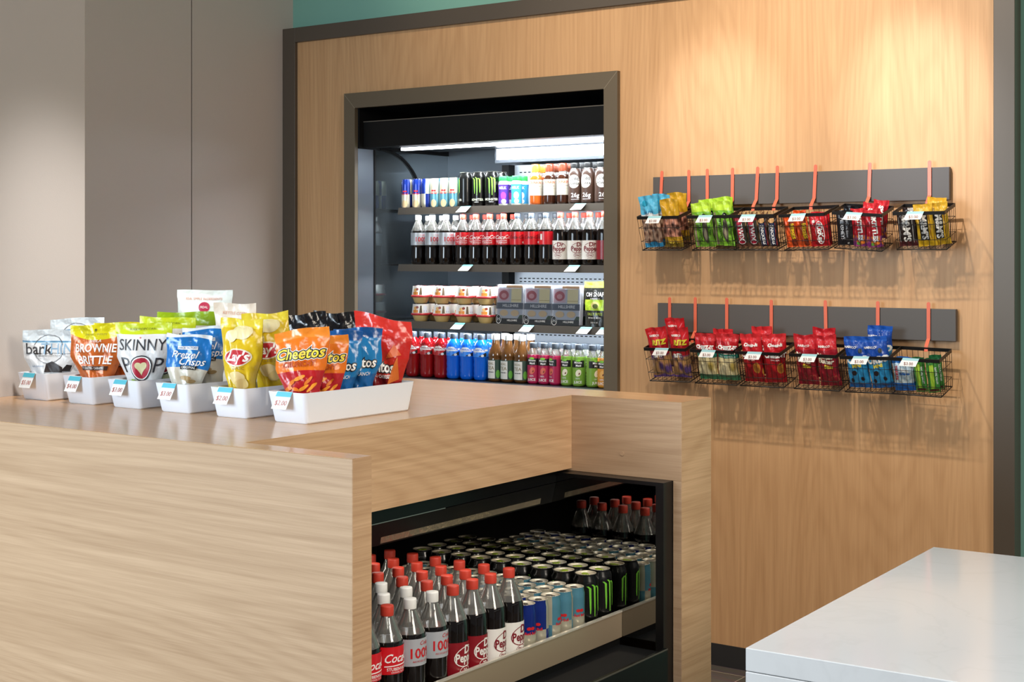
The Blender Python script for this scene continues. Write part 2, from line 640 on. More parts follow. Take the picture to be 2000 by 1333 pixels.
CASE = M('case_grey_steel', '5b6168', 0.38, 0.55)
CASED = M('case_dark_steel', '24272b', 0.35, 0.4)
PERF = M('case_light_panel', 'aeb6bf', 0.4, 0.3)
SHELF = M('shelf_bronze', '4c453d', 0.4, 0.3)
mb = MB()                     # casing: reveal liners, back, floor, ceiling
mb.box(-4.469, -4.457, 0.001, 0.116, 0.0, 2.095, CASE)
mb.box(-3.111, -3.09, 0.055, 0.7, 0.0, 2.30, CASE)
mb.box(-4.49, -3.08, 0.68, 0.72, 0.0, 2.3, CASE)
mb.box(-4.468, -3.099, 0.001, 0.7, 2.283, 2.293, BLACKM)
mb.box(-4.44, -3.112, 0.02, 0.68, 0.0, 1.03, CASED)
mb.box(-4.53, -4.48, 0.13, 0.7, 0.0, 2.31, BLACKM)
mb.box(-4.469, -4.449, 0.001, 0.68, 2.096, 2.283, BLACKM)
fpart('casing', mb)
mb = MB()                     # left side panel, dark mirror steel
mb.box(-4.478, -4.456, 0.122, 0.68, 0.99, 2.2, M('mirror_steel', '858e92', 0.06, 0.9))
fpart('side_panel', mb)
mb = MB()
mb.box(-4.459, -4.452, 0.112, 0.122, 0.99, 2.1, BLACKM)
pts = []
for k in range(13):
    t = k / 12
    pts.append((-4.449, 0.15 + 0.30 * math.sin(t * PI / 2), 2.10 - 0.22 * (1 - math.cos(t * PI / 2))))
mb.tube(pts, 0.006, BLACKM)
fpart('edge_seal', mb)
mb = MB()                     # canopy
mb.box(-4.448, -3.114, 0.03, 0.10, 2.10, 2.222, M('canopy_black', '0b0a09', 0.5, spec=.2))
mb.box(-4.448, -3.114, 0.10, 0.60, 2.112, 2.125, CASE)
mb.box(-4.448, -3.114, 0.028, 0.034, 2.218, 2.222, M('edge_line', '5c564c', 0.5))
fpart('canopy', mb)
LED = M('led_tube', 'ffffff', 0.4, emit='eef4ff', estr=9)
mb = MB()
mb.box(-4.31, -3.12, 0.135, 0.165, 2.088, 2.10, LED)
fpart('light_tube', mb)
mb = MB()
mb.box(-4.04, -3.12, 0.52, 0.535, 2.055, 2.105, LED)  # glowing strip standing in for a reflection on the canopy
mb.box(-4.06, -3.12, 0.535, 0.56, 2.04, 2.12, CASE)
fpart('rear_reflection_glow', mb)
mb = MB()                     # perforated air duct panels at the back
mb.box(-3.99, -3.12, 0.60, 0.62, 1.0, 2.03, PERF)
slot = M('slot_dark', '14161a', 0.8)
for zz in (1.995, 1.49, 1.475, 1.24, 1.225):
    n = 34
    for i in range(n):
        x = -3.96 + i * 0.0245
        mb.box(x, x + .013, 0.598, 0.6005, zz - .0025, zz + .0025, slot)
fpart('air_duct_panel', mb)
mb = MB()
mb.box(-4.03, -3.99, 0.55, 0.62, 1.0, 2.03, BLACKM)
fpart('shelf_upright', mb)
SHZ = [1.822, 1.556, 1.290]
TEALTAG = M('tag_teal', '4fb4c6', 0.5)
WHITE = M('tag_white', 'f3f2ee', 0.5)
PRICE = M('tag_ink', 'b58478', 0.6)
GREYINK = M('tag_grey_ink', '8a8f98', 0.6)
tags_x = [(0.372, 0.99), (0.385, 0.96), (0.34, 0.72, 1.02, 1.12)]
for z, tx in zip(SHZ, tags_x):
    mb = MB()
    mb.box(-4.375, -3.12, 0.2, 0.6, z - .006, z, SHELF)
    mb.add([(-4.375, 0.196, z + .002), (-3.12, 0.196, z + .002), (-3.12, 0.188, z - .031), (-4.375, 0.188, z - .031),
            (-4.375, 0.204, z + .002), (-3.12, 0.204, z + .002), (-3.12, 0.204, z - .031), (-4.375, 0.204, z - .031)],
           [(0, 3, 2, 1), (4, 5, 6, 7), (0, 1, 5, 4), (3, 7, 6, 2), (0, 4, 7, 3), (1, 2, 6, 5)], SHELF)
    sh = fpart('shelf', mb)
    mb = MB()
    mb.box(-4.35, -3.13, 0.215, 0.235, z - .028, z - .02, LED)
    o = mb.build('shelf_light', sh)
    for t in tx:
        x = -4.375 + t
        mb = MB()
        # a folded card clipped over the shelf lip
        mb.add([(x, 0.193, z + .001), (x + .055, 0.193, z + .001), (x + .045, 0.165, z - .026), (x - .012, 0.165, z - .026)], [(0, 3, 2, 1)], WHITE)
        mb.add([(x, 0.1925, z + .0015), (x + .055, 0.1925, z + .0015), (x + .0518, 0.184, z - .0068), (x - .0036, 0.184, z - .0068)], [(0, 3, 2, 1)], TEALTAG)
        decal(mb, lambda a, b_, off, x=x: (x + .02 + a, 0.1745 + b_ * .72 - off, z - .0165 + b_ * .7 + off), [('t', '$4.00', 0, 0, 0.014, GREYINK)])
        mb.build('price_tag', sh)


# lights under canopy and shelves
def case_light(x, y, z, tgt, sx, sy, p):
    area('case_light', (x, y, z), tgt, sx, sy, p, (0.88, 0.95, 1.0))


case_light(-3.72, 0.15, 2.08, (-3.72, 0.30, 1.5), 1.15, 0.03, 16)
for z in SHZ:
    case_light(-3.74, 0.225, z - .031, (-3.74, 0.30, z - .5), 1.2, 0.015, 6.5)

# ================================================================== COUNTER
ZC = 1.219
CX0, CX1, CY0, CY1 = -3.371, -1.807, -3.048, -1.600
NXi, NY0, NY1 = -2.145, -2.993, -1.765
ct = thing('oak_counter', 'large oak laminate counter with snack boxes on top and a cooler set into its side', 'counter', (-2.6, -2.3, 0))
co = Vector((-2.6, -2.3, 0))


def cpart(name, mb, **k):
    o = mb.build(name, ct, **k)
    o.location = -co
    return o


mb = MB()
mb.prism([(CX0, CY0), (CX1, CY0), (CX1, NY0), (NXi, NY0), (NXi, NY1), (CX1, NY1), (CX1, CY1), (CX0, CY1)], ZC - 0.001, ZC, W_TOP)
cpart('countertop', mb)
mb = MB()
mb.box(CX0, CX1, CY0, NY0, 0, ZC - .0011, W_FRONT)
cpart('front_panel', mb, bevel=0.001)
mb = MB()
mb.box(CX1 - .0, CX1 + .0006, CY0 + .0006, NY0 - .0006, 0, ZC - .002, W_SIDE)
cpart('front_panel_edge', mb)
mb = MB()
mb.box(NXi - .02, NXi, NY0 + .0005, NY1 - .0005, 1.02, ZC - .0011, W_SIDE)
cpart('fascia', mb)
mb = MB()
mb.box(NXi - .3, CX1, NY1, CY1, 1.013, ZC - .0011, W_FRONT)
mb.box(-1.832, CX1, NY1, CY1, 0, 1.013, W_FRONT)
cpart('end_panel', mb, bevel=0.001)
mb = MB()
mb.box(CX1 - .0, CX1 + .0006, NY1 + .0006, CY1 - .0006, 0, ZC - .002, W_SIDE)
cpart('end_panel_edge', mb)
mb = MB()
mb.box(CX0, CX1 - .03, CY1 - .02, CY1, 0, ZC - .0011, W_FRONT)
mb.box(CX0, CX0 + .02, NY0, CY1 - .02, 0, ZC - .0011, W_SIDE)
cpart('back_panel', mb)
mb = MB()
mb.lathe([(0.006, 0), (0.006, .0015)], W_FRONT, 14)
o = cpart('screw_cap', mb)
o.location = Vector((-1.985, NY1 - .0002, 1.072)) - co
o.rotation_euler = (R(90), 0, 0)

# ------------------------------------------------------------------ cooler set into the counter
cl = thing('glass_sided_cooler', 'low black glass-sided cooler full of bottles and cans, set into the oak counter', 'cooler', (-2.3, -2.4, 0))
lo = Vector((-2.3, -2.4, 0))


def lpart(name, mb, **k):
    o = mb.build(name, cl, **k)
    o.location = -lo
    return o


TZ = 0.622
YM = -1.811
mb = MB()
mb.box(-2.80, -1.9655, NY0 + .002, YM, 0.30, TZ, BLACKM)            # tray
mb.box(-2.85, -2.80, NY0 + .002, -1.75, 0.1, 1.015, BLACKM)        # rear wall
mb.box(-2.80, -1.99, NY0 + .002, NY0 + .012, TZ, 1.015, BLACKM)
mb.box(-2.80, NXi - .022, NY0 + .012, YM, 1.0, 1.015, BLACKM)
lpart('casing', mb)
mb = MB()                                                         # header under the fascia
mb.box(NXi - .05, NXi - .021, NY0 + .012, YM + .03, .986, 1.019, BLACKG)
mb.hexa([(NXi - .07, NY0 + .012, .93), (NXi - .035, NY0 + .012, .93), (NXi - .035, YM, .93), (NXi - .07, YM, .93),
         (NXi - .06, NY0 + .012, .984), (NXi - .022, NY0 + .012, .984), (NXi - .022, YM, .984), (NXi - .06, YM, .984)], BLACKG)
mb.box(NXi - .0225, NXi - .0205, NY0 + .02, -2.3, .984, .986, M('chrome_line', 'a8a8a4', 0.3, 0.8))
lpart('header', mb)
mb = MB()
mb.hexa([(NXi - .037, -2.53, .934), (NXi - .033, -2.53, .934), (NXi - .033, -1.87, .934), (NXi - .037, -1.87, .934),
         (NXi - .035, -2.53, .949), (NXi - .030, -2.53, .949), (NXi - .030, -1.87, .949), (NXi - .035, -1.87, .949)], M('aluminium_strip', 'b5a88f', 0.22, 0.8, bump=(30, .9)))
lpart('aluminium_strip', mb)
mb = MB()                                                         # mirrored end glass
mb.box(-2.80, -1.845, YM, YM + .02, 0.60, 1.008, M('dark_mirror_glass', 'a5a5a2', 0.02, 1.0))
lpart('mirror_end_panel', mb)
mb = MB()
mb.box(-2.17, -1.833, YM - .003, NY1, 1.003, 1.013, BLACK)
mb.box(-1.856, -1.833, YM - .003, NY1, .30, 1.003, BLACK)
lpart('end_frame', mb)
STEEL = M('brushed_steel_ledge', 'b5a186', 0.3, 0.45)  # tan base colour stands in for the wood floor's reflection
mb = MB()
mb.box(-1.9650, -1.958, NY0 + .003, YM - .001, .598, .664, STEEL)
mb.box(-1.9650, -1.956, NY0 + .003, YM - .001, .664, .668, M('clear_lip', 'cfc6b6', 0.2, 0.3))
lpart('price_ledge', mb)
mb = MB()
mb.box(-1.9654, -1.828, NY0 + .003, YM - .004, .30, .578, BLACKM)
mb.box(-1.828, -1.820, NY0 + .003, YM - .004, .02, .590, BLACKG)
mb.box(-1.8202, -1.8195, NY0 + .003, YM - .004, .586, .590, M('thin_line', '6e675d', 0.4, 0.5))
mb.box(-1.99, -1.83, NY0 + .003, YM - .004, 0.0, .30, BLACKM)
lpart('base_panel', mb)
# a warm display lamp under the header keeps the bottle tops lit
area('cooler_light', (-2.19, -2.4, 0.925), (-2.12, -2.4, 0.6), 0.02, 1.0, 0.5, (1.0, 0.93, 0.82))

# ------------------------------------------------------------------ white quartz table
p = [at(1456, 1266, 2, .92), at(1870, 1333, 2, .92), at(1883, 1076, 2, .92), at(2000, 1088, 2, .92)]
A = p[0]
ux = (p[1] - p[0]).normalized()
uy = Vector((-ux.y, ux.x, 0))
LY = (p[2] - p[0]).length
ang = math.atan2(ux.y, ux.x)
quartz = M('white_quartz', 'd6d4d1', 0.10, spec=0.5)
qn = quartz.node_tree
tc = qn.nodes.new('ShaderNodeTexCoord'); nz = qn.nodes.new('ShaderNodeTexNoise')
nz.inputs['Scale'].default_value = 3.5; nz.inputs['Detail'].default_value = 6; nz.inputs['Distortion'].default_value = 1.5
cr = qn.nodes.new('ShaderNodeValToRGB')
cr.color_ramp.elements[0].position = 0.47; cr.color_ramp.elements[0].color = srgb('cfcecc')
cr.color_ramp.elements[1].position = 0.53; cr.color_ramp.elements[1].color = srgb('cfcecc')
e = cr.color_ramp.elements.new(0.5); e.color = srgb('cccbc9')
qn.links.new(tc.outputs['Object'], nz.inputs['Vector']); qn.links.new(nz.outputs['Fac'], cr.inputs[0])
qn.links.new(cr.outputs[0], qn.nodes['Principled BSDF'].inputs['Base Color'])
tb = thing('quartz_table', 'white quartz waterfall table in the foreground at lower right', 'table', (A.x, A.y, 0), (0, 0, ang))
mb = MB(); mb.box(0, 0.85, 0, LY, .88, .92, quartz); mb.build('tabletop', tb, bevel=0.0015)
mb = MB(); mb.box(0, 0.85, 0.0, .04, 0, .879, quartz); mb.build('leg_panel', tb, bevel=0.0015)
mb = MB(); mb.box(0, 0.85, LY - .04, LY, 0, .879, quartz); mb.build('leg_panel', tb, bevel=0.0015)

# ================================================================== PRODUCTS: inks and films
def ink(h, rough=0.4): return M('ink_' + h, h, rough)


IW, IK, IR, IG = ink('f4f2ee'), ink('141414'), ink('c3191f'), ink('7ec83c')
PLASTIC = glass_mat('clear_plastic', 'f2f4f4', 0.04, 2.8, .11)
ALU = M('aluminium', 'd8d0bd', 0.38, 0.45)
ALU2 = M('aluminium_dark', '8e8c88', 0.35, 0.9)
COLA = M('cola', '0d0705', 0.08, coat=0.6)
CAPRED = M('cap_red', 'c23a28', 0.5)
CAPWHITE = M('cap_white', 'e9e7e1', 0.45)
CAPGREY = M('cap_dark_grey', '3b424b', 0.4)


def ordw(n):
    return ['first', 'second', 'third', 'fourth', 'fifth', 'sixth', 'seventh', 'eighth', 'ninth', 'tenth', 'eleventh', 'twelfth'][n]


def bottle(name, prof, level, body, cap_prof, cap_mat, label=None, items=(), neck=PLASTIC, seg=24):
    """lathe bottle: filled body below the level, clear shell above it, screw cap, printed wrap label (z0, z1, mat)"""
    t = thing(name, None, 'bottle')
    rf = prof_r(prof)
    lo_ = [p for p in prof if p[1] < level] + [(rf(level), level)]
    hi_ = [(rf(level), level)] + [p for p in prof if p[1] > level]
    mb = MB(); mb.lathe(lo_, body, seg); mb.build('filled_body', t)
    mb = MB(); mb.lathe(hi_, neck, seg, caps=False); mb.build('neck', t)
    mb = MB(); mb.lathe(cap_prof, cap_mat, 20)
    mb.build('cap', t)
    if label:
        z0, z1, lm = label
        mb = MB()
        rl = max(rf(z0), rf(z1)) + .0004
        zs = [z0 + (z1 - z0) * k / 4 for k in range(5)]
        mb.lathe([(rf(z) + .0005, z) for z in zs], lm, seg * 2, caps=False)
        decal(mb, cyl_map(lambda z: rf(z) + .0006), items, base=.0004, step=.00004, tes=.008)
        mb.build('label', t)
    return t


def claw(x, y, w, h, mat):
    """three ragged vertical strokes"""
    out = []
    for dx, top, ln in ((-.36, 0, .86), (0, .05, 1.0), (.36, 0, .8)):
        cx = x + dx * w
        yt = y + top * h
        pts = [(-.20, .10, 0), (-.02, .12, -.07), (.0, .10, -.2), (.02, .09, -.45), (.05, .05, -.7), (.07, .0, -ln)]
        for a, b_ in zip(pts, pts[1:]):
            x0, x1 = cx + (a[0] - .0) * w, cx + (a[0] + a[1] + .06) * w
            x2, x3 = cx + b_[0] * w, cx + (b_[0] + b_[1] + .06) * w
            out.append(('p', [(x2, yt + b_[2] * h), (x3, yt + b_[2] * h), (x1, yt + a[2] * h), (x0, yt + a[2] * h)], mat))
    return out


def flat(items):
    o = []
    for i in items:
        if isinstance(i, list): o += i
        else: o.append(i)
    return o


def can(name, r, H, matf, items, lid, tabm, rim=0.86, nofade=False):
    t = thing(name, None, 'can')
    zs = [0, .0035, .010] + [.010 + (H - .026) * k / 8 for k in range(1, 9)] + [H - .006, H - .001, H]
    rs = [r * .82, r * .90, r] + [r] * 8 + [r * (rim + .03), r * rim + .0012, r * rim + .0012]
    mb = MB()
    seg = 28
    for i in range(len(zs) - 1):
        for k in range(seg):
            a0, a1 = 2 * PI * k / seg, 2 * PI * (k + 1) / seg
            p = [(rs[i] * math.sin(a0), -rs[i] * math.cos(a0), zs[i]), (rs[i] * math.sin(a1), -rs[i] * math.cos(a1), zs[i]),
                 (rs[i + 1] * math.sin(a1), -rs[i + 1] * math.cos(a1), zs[i + 1]), (rs[i + 1] * math.sin(a0), -rs[i + 1] * math.cos(a0), zs[i + 1])]
            am = ((a0 + a1) / 2 + PI) % (2 * PI) - PI
            mb.add(p, [(0, 1, 2, 3)], matf(am, (zs[i] + zs[i + 1]) / 2 / H), smooth=True)
    decal(mb, cyl_map(r), items, base=.0004, step=.00004, tes=.008)
    # merge the ring seams for smooth shading
    o = mb.build('body', t)
    bm = bmesh.new(); bm.from_mesh(o.data); bmesh.ops.remove_doubles(bm, verts=bm.verts, dist=1e-5); bm.to_mesh(o.data); bm.free()
    mb = MB()
    rl = r * rim
    mb.lathe([(rl + .0012, H - .0005), (rl + .0012, H), (rl - .0008, H), (rl - .002, H - .004)], lid, 24, caps=False)
    n = 24
    mb.add([((rl - .002) * math.cos(2 * PI * k / n), (rl - .002) * math.sin(2 * PI * k / n), H - .004) for k in range(n)], [tuple(range(n))], lid)
    mb.build('lid', t)
    mb = MB()
    mb.lathe([(.0085, H - .0038), (.0085, H - .0022)], tabm, 12, 0, .004)
    mb.box(-.004, .004, -.012, .004, H - .0038, H - .0024, tabm)
    mb.build('pull_tab', t)
    return t


# --- 20 oz cola bottles
P_COLA = [(.024, 0), (.032, .004), (.0355, .016), (.0357, .04), (.0343, .068), (.0345, .086), (.0355, .093), (.0355, .149), (.0325, .161), (.0262, .177), (.0190, .193), (.0135, .205), (.0125, .213)]
P_DRP = [(.024, 0), (.032, .004), (.0355, .014), (.0357, .03), (.0357, .118), (.0357, .124), (.0355, .142), (.0335, .153), (.0285, .168), (.0210, .186), (.0140, .203), (.0125, .213)]
CAPP = [(.0140, .209), (.0143, .212), (.0143, .228), (.0135, .2305), (.006, .231)]
RED = M('label_red', 'cf1420', 0.35, coat=.3)
SILV = M('label_silver', 'b9bcc0', 0.4, .25)
MAROON = M('label_maroon', '86101c', 0.35, coat=.3)
LWHITE = M('label_white', 'e6e2da', 0.4)
DKRED = ink('7c1420')
coke_items = [('t', 'Coca', -.006, .124, .026, IW, dict(shear=.45, bold=.012, narrow=.9)), ('t', 'Cola', .038, .126, .024, IW, dict(shear=.45, bold=.012, narrow=.9)),
              ('p', [(-.028, .109), (.030, .112), (.030, .1095), (-.028, .107)], IW), ('t', 'STUBENVILLE', .004, .1015, .009, IW, dict(bold=.01)),
              ('t', 'ORIGINAL TASTE', .004, .095, .0045, IW)]
diet_items = [('t', '100%', .004, .117, .030, IR, dict(bold=.02)), ('t', 'Coke', .012, .139, .013, IR, dict(shear=.3)),
              ('t', 'RECYCLED BOTTLE', .006, .1005, .0055, IR), ('r', -.048, .098, -.047, .125, GREYINK)]
zero_items = [('t', 'Coca-Cola', -.018, .124, .020, IK, dict(shear=.4, bold=.01)), ('r', .030, .112, .040, .138, IW), ('e', .012, .101, .007, .005, IW), ('t', 'ZERO', .014, .133, .009, IK)]


def dp_items(a, b_, word):
    return [('o', .012, .076, .034, .023, .0020, a, 12), ('t', 'Dr', .018, .090, .026, a, dict(bold=.03, shear=.1)),
            ('t', 'Pepper', .012, .072, .027, a, dict(bold=.03, narrow=.8)), ('o', .008, .044, .016, .010, .0012, a),
            ('t', word, .008, .044, .012, a, dict(bold=.02)), ('t', '20 FL OZ', .006, .030, .005, a)]


B = {}
B['coke'] = bottle('cola_bottle', P_COLA, .158, COLA, CAPP, CAPRED, (.091, .149, RED), coke_items)
B['diet'] = bottle('diet_cola_bottle', P_COLA, .158, COLA, CAPP, CAPWHITE, (.091, .149, SILV), diet_items)
B['zero'] = bottle('cola_bottle', P_COLA, .158, COLA, CAPP, CAPGREY, (.091, .149, RED), zero_items)
B['drp'] = bottle('soda_bottle', P_DRP, .156, COLA, CAPP, CAPRED, (.026, .108, MAROON), dp_items(LWHITE, LWHITE, '23'))
B['dpd'] = bottle('diet_soda_bottle', P_DRP, .156, COLA, CAPP, CAPRED, (.026, .108, LWHITE), dp_items(DKRED, DKRED, 'Diet'))
# --- sports drink
P_POW = [(.025, 0), (.033, .005), (.0355, .018), (.0340, .030), (.0355, .042), (.0340, .056), (.0355, .070), (.0340, .084), (.0357, .098), (.0357, .104), (.0362, .108), (.0355, .150), (.031, .165), (.022, .178), (.0175, .184), (.0175, .188)]
CAPW = [(.0185, .184), (.0190, .187), (.0190, .205), (.0180, .209), (.008, .210)]
for k_, c_, d_ in (('powr', '8f0d14', 'c01f24'), ('powb', '0c62d6', '2a86ee')):
    body = M('drink_' + c_, c_, 0.12, coat=.5)
    items = [('p', [(-.036, .128), (-.010, .147), (.014, .147), (.036, .128)], IW), ('r', -.050, .132, .050, .141, ink('e8e8ea')),
             ('t', 'POWERADE', 0, .1365, .0125, ink(c_), dict(bold=.02, shear=.2)), ('p', [(.002, .108), (.040, .108), (.040, .127), (.028, .121)], IK),
             ('e', .022, .112, .007, .006, ink('cfd3d8')), ('t', 'ION', -.018, .124, .010, IW)]
    B[k_] = bottle('sports_drink_bottle', P_POW, .186, body, CAPW, CAPGREY, (.106, .150, M('label_' + d_, d_, .35, coat=.3)), items)
# --- brewed tea
P_TEA = [(.026, 0), (.033, .004), (.0345, .012), (.0345, .100), (.0335, .106), (.0345, .112), (.0345, .120), (.030, .136), (.0215, .158), (.0175, .178), (.0170, .190)]
CAPT = [(.0185, .187), (.0190, .190), (.0190, .208), (.0182, .212), (.008, .213)]
B['tea'] = bottle('tea_bottle', P_TEA, .184, M('tea_brown', '5b3a1a', .12, coat=.5), CAPT, CAPWHITE, (.012, .098, M('label_tea', '2f4a3e', .45)),
                  [('r', -.030, .014, .016, .094, ink('d9d7cf')), ('t', 'REAL', -.007, .080, .015, ink('7a6a35'), dict(bold=.01)), ('t', 'TEA', -.007, .060, .022, ink('7a6a35'), dict(bold=.01)),
                   ('r', -.024, .040, .010, .044, IK), ('e', .030, .034, .010, .018, ink('5fa83a')), ('r', .045, .014, .065, .094, ink('b9bcb8'))])
# --- juice
P_JUI = [(.023, 0), (.0275, .004), (.0285, .012), (.0285, .125), (.026, .136), (.020, .147), (.0165, .156), (.0165, .160)]
CAPJ = [(.0175, .157), (.0182, .159), (.0182, .178), (.0175, .181), (.008, .182)]
for k_, c_, f_, cap2 in (('juir', 'b01a4e', 'd96a52', CAPGREY), ('juig', '7ba53a', 'f2ead0', CAPGREY), ('juio', 'e39a34', 'f0b35a', CAPGREY)):
    B[k_] = bottle('juice_bottle', P_JUI, .128, M('juice_' + c_, c_, .2, coat=.4), CAPJ, cap2, (.008, .124, M('label_' + c_, c_, .4, coat=.2)),
                   [('r', -.035, .082, .030, .112, IK), ('t', 'Minute', .000, .103, .0125, IW, dict(bold=.02)), ('t', 'Maid', .002, .090, .0125, IW, dict(bold=.02)),
                    ('e', 0, .112, .012, .005, IG), ('e', .002, .058, .012, .016, ink(f_), -25), ('e', .006, .055, .003, .005, ink('7a3b22'), -25),
                    ('t', '100%', -.002, .034, .010, IW), ('t', 'JUICE', -.001, .018, .015, IW, dict(bold=.02))])
# --- coffee drink
P_COF = [(.022, 0), (.027, .004), (.0285, .012), (.0285, .118), (.027, .128), (.021, .138), (.0185, .146), (.0185, .150)]
CAPC = [(.0195, .146), (.0200, .149), (.0200, .176), (.0190, .181), (.009, .182)]
for k_, bc, cc in (('cofo', 'b8561c', 'ec7a24'), ('cofd', '33190e', '6b2c14')):
    B[k_] = bottle('coffee_drink_bottle', P_COF, .132, M('coffee_' + bc, bc, .15, coat=.5), CAPC, M('cap_' + cc, cc, .35, coat=.4), (.042, .112, M('label_coffee', 'b9b3a4', .45)),
                   [('t', 'DUNKIN', .002, .098, .0155, ink('b8481c'), dict(bold=.03, narrow=.9)), ('t', 'ICED COFFEE', .002, .082, .008, ink('5a2a2c')), ('t', '13.7 FL OZ', 0, .055, .005, IK), ('r', -.040, .070, .040, .0712, ink('8d8578'))])
# --- protein shake
P_PRO = [(.026, 0), (.0300, .004), (.0310, .012), (.0300, .060), (.0310, .110), (.0300, .132), (.024, .148), (.0195, .156), (.0195, .160)]
CAPS = [(.0200, .157), (.0205, .159), (.0205, .176), (.0195, .1805), (.009, .181)]
B['prot'] = bottle('protein_shake_bottle', P_PRO, .155, M('shake_brown', '33221a', .3, coat=.3), CAPS, IK, (.010, .134, M('sleeve_brown', '3d281d', .4, coat=.2)),
                   [('e', .0, .098, .026, .029, ink('d8d3c8')), ('o', 0, .098, .024, .027, .0012, IK), ('t', 'CORE', .001, .108, .018, IK, dict(bold=.03)), ('t', 'POWER', .001, .088, .014, IK, dict(bold=.03)),
                    ('t', '26g', .006, .038, .026, IW, dict(bold=.01)), ('r', -.012, .020, .024, .0215, IW)])
# --- flavoured milk (carton-style bottles with wide green caps)
P_MIL = [(.020, 0), (.0235, .004), (.0245, .012), (.0225, .055), (.0250, .095), (.0215, .108), (.0185, .113), (.0185, .116)]
CAPM = [(.0200, .112), (.0208, .114), (.0208, .130), (.0200, .134), (.009, .1345)]
for k_, c1_, c2_ in (('milp', '4b2a8c', 'c2388c'), ('milb', '2d8fc4', 'e9eef2')):
    B[k_] = bottle('milk_drink_bottle', P_MIL, .112, M('milk_white', 'd9ded4', .35, coat=.3), CAPM, M('cap_green', '27b34a', .4), (.010, .096, M('milk_' + c1_, c1_, .4, coat=.2)),
                   [('t', 'MILK', 0, .080, .016, IW, dict(bold=.03)), ('e', .004, .046, .012, .016, ink(c2_)), ('e', .006, .020, .011, .010, ink('eceae6'))])
# --- energy drink cans
RBBLUE, RBSIL, RBTEAL = M('can_blue', '17318a', .25, .5, coat=.4), M('can_silver', 'c9c3ad', .28, .55), M('can_teal', '5f9bb0', .27, .5, coat=.3)


def rb(c, flip=False):
    def f(a, v):
        front = (abs(a - .15) < .95) or (abs(a - .15) > PI - .6)
        up = v > .47
        return (c if up else RBSIL) if (front != flip) else (RBSIL if up else c)
    return f


rb_items = [('t', 'Red Bull', .002, .066, .0095, IR, dict(bold=.03)), ('e', -.003, .078, .006, .004, IR), ('e', .007, .078, .006, .004, IR), ('e', .002, .0195, .014, .018, ink('c4a77c'))]
B['rb'] = can('slim_energy_can', .0265, .135, rb(RBBLUE), rb_items, ALU, ALU2, .88)
B['rbs'] = can('slim_energy_can', .0265, .135, rb(RBTEAL, True), rb_items, ALU, ALU2, .88)
B['rbt'] = can('slim_energy_can', .0265, .135, rb(RBTEAL), rb_items, ALU, ALU2, .88)
MBLK = M('can_black', '0b0c0b', .25, .3, coat=.5)
B['mon'] = can('energy_drink_can', .033, .157, lambda a, v: ALU2 if v > .985 else MBLK,
               flat([claw(0, .128, .036, .082, M('claw_green', '74c238', .4)), ('t', 'MONSTER', 0, .030, .0145, ink('c9cbb8'), dict(bold=.02)), ('t', 'ENERGY', 0, .019, .006, IW)]),
               M('lid_cream', 'cfc5ae', .38, .4), M('tab_green', '9ab52c', .35, .3), .80)


# --- chilled snack cup
def snack_cup():
    t = thing('snack_cup', None, 'snack cup')
    mb = MB(); mb.lathe([(.026, 0), (.031, .004), (.038, .024), (.040, .028)], M('cup_cream', 'd8b877', .35, coat=.3), 24); mb.build('cup', t)
    mb = MB(); mb.lathe([(.041, .028), (.0465, .029), (.0465, .0375), (.041, .0385)], M('rim_red', 'b8242a', .35, coat=.3), 24); mb.build('rim', t)
    mb = MB(); mb.lathe([(.042, .038), (.039, .062), (.037, .080), (.030, .084)], glass_mat('clear_dome', 'eceeee', .05, 2.0), 24); mb.build('dome_lid', t)
    mb = MB()
    rf = lambda z: .0428 - (z - .038) * .12
    mb.lathe([(rf(.039), .039), (rf(.081), .081)], LWHITE, 24, caps=False)
    f = cyl_map(rf)
    decal(mb, f, [('r', -.032, .040, -.004, .054, ink('e08a2c')), ('e', -.018, .062, .010, .008, ink('e9b46a')), ('e', -.008, .066, .007, .006, ink('8e3b28')),
                  ('p', [(.002, .040), (.016, .040), (.013, .074), (.006, .074)], ink('5b4a33')), ('r', .022, .042, .042, .072, ink('dfe2ea')), ('r', .024, .044, .038, .052, GREYINK)], step=.00004, tes=.008)
    mb.build('label', t)
    return t


B['cup'] = snack_cup()


# --- meat, cheese and cracker tray
def deli():
    t = thing('snack_tray', None, 'snack tray')
    W, H, D = .142, .176, .034
    mb = MB(); mb.box(-W / 2, W / 2, -D / 2 + .003, D / 2, 0, H, M('tray_grey', 'c9cbd2', .3, coat=.4)); mb.build('tray', t, bevel=.004)
    mb = MB()
    f = lambda x, y, off: (x, -D / 2 + .0028 - off, y)
    its = [('r', -.066, .100, -.004, .158, ink('d6b6bf')), ('e', -.034, .128, .026, .022, ink('b8505a')), ('e', -.034, .126, .014, .011, ink('e0a0a2')),
           ('r', .006, .096, .060, .158, ink('f5e4ae')), ('r', .006, .106, .060, .108, ink('c2a35e')), ('r', -.071, .066, .071, .094, M('band_slate', '4c5664', .4)),
           ('t', 'HILLSHIRE', .004, .081, .019, IW, dict(bold=.01)), ('e', -.030, .048, .022, .014, ink('e6c596')), ('e', .028, .048, .022, .014, ink('e6c596')),
           ('r', -.071, 0, .071, .024, IK), ('p', [(-.071, .024), (-.045, .024), (-.056, .040), (-.071, .040)], IK), ('p', [(.045, .024), (.071, .024), (.071, .040), (.056, .040)], ink('3f5238')),
           ('r', -.02, .161, .066, .173, ink('e8b98a')), ('t', 'HILLSHIRE', .016, .015, .012, IW), ('o', -.056, .020, .014, .020, .0018, IW), ('t', 'H', -.056, .020, .022, IW)]
    decal(mb, f, its)
    mb.build('label', t)
    mb = MB(); mb.box(-W / 2, W / 2, -D / 2 - .002, -D / 2, .02, H + .002, glass_mat('clear_lid', 'fbfbfc', .04, 1.0)); mb.build('clear_lid', t)
    return t


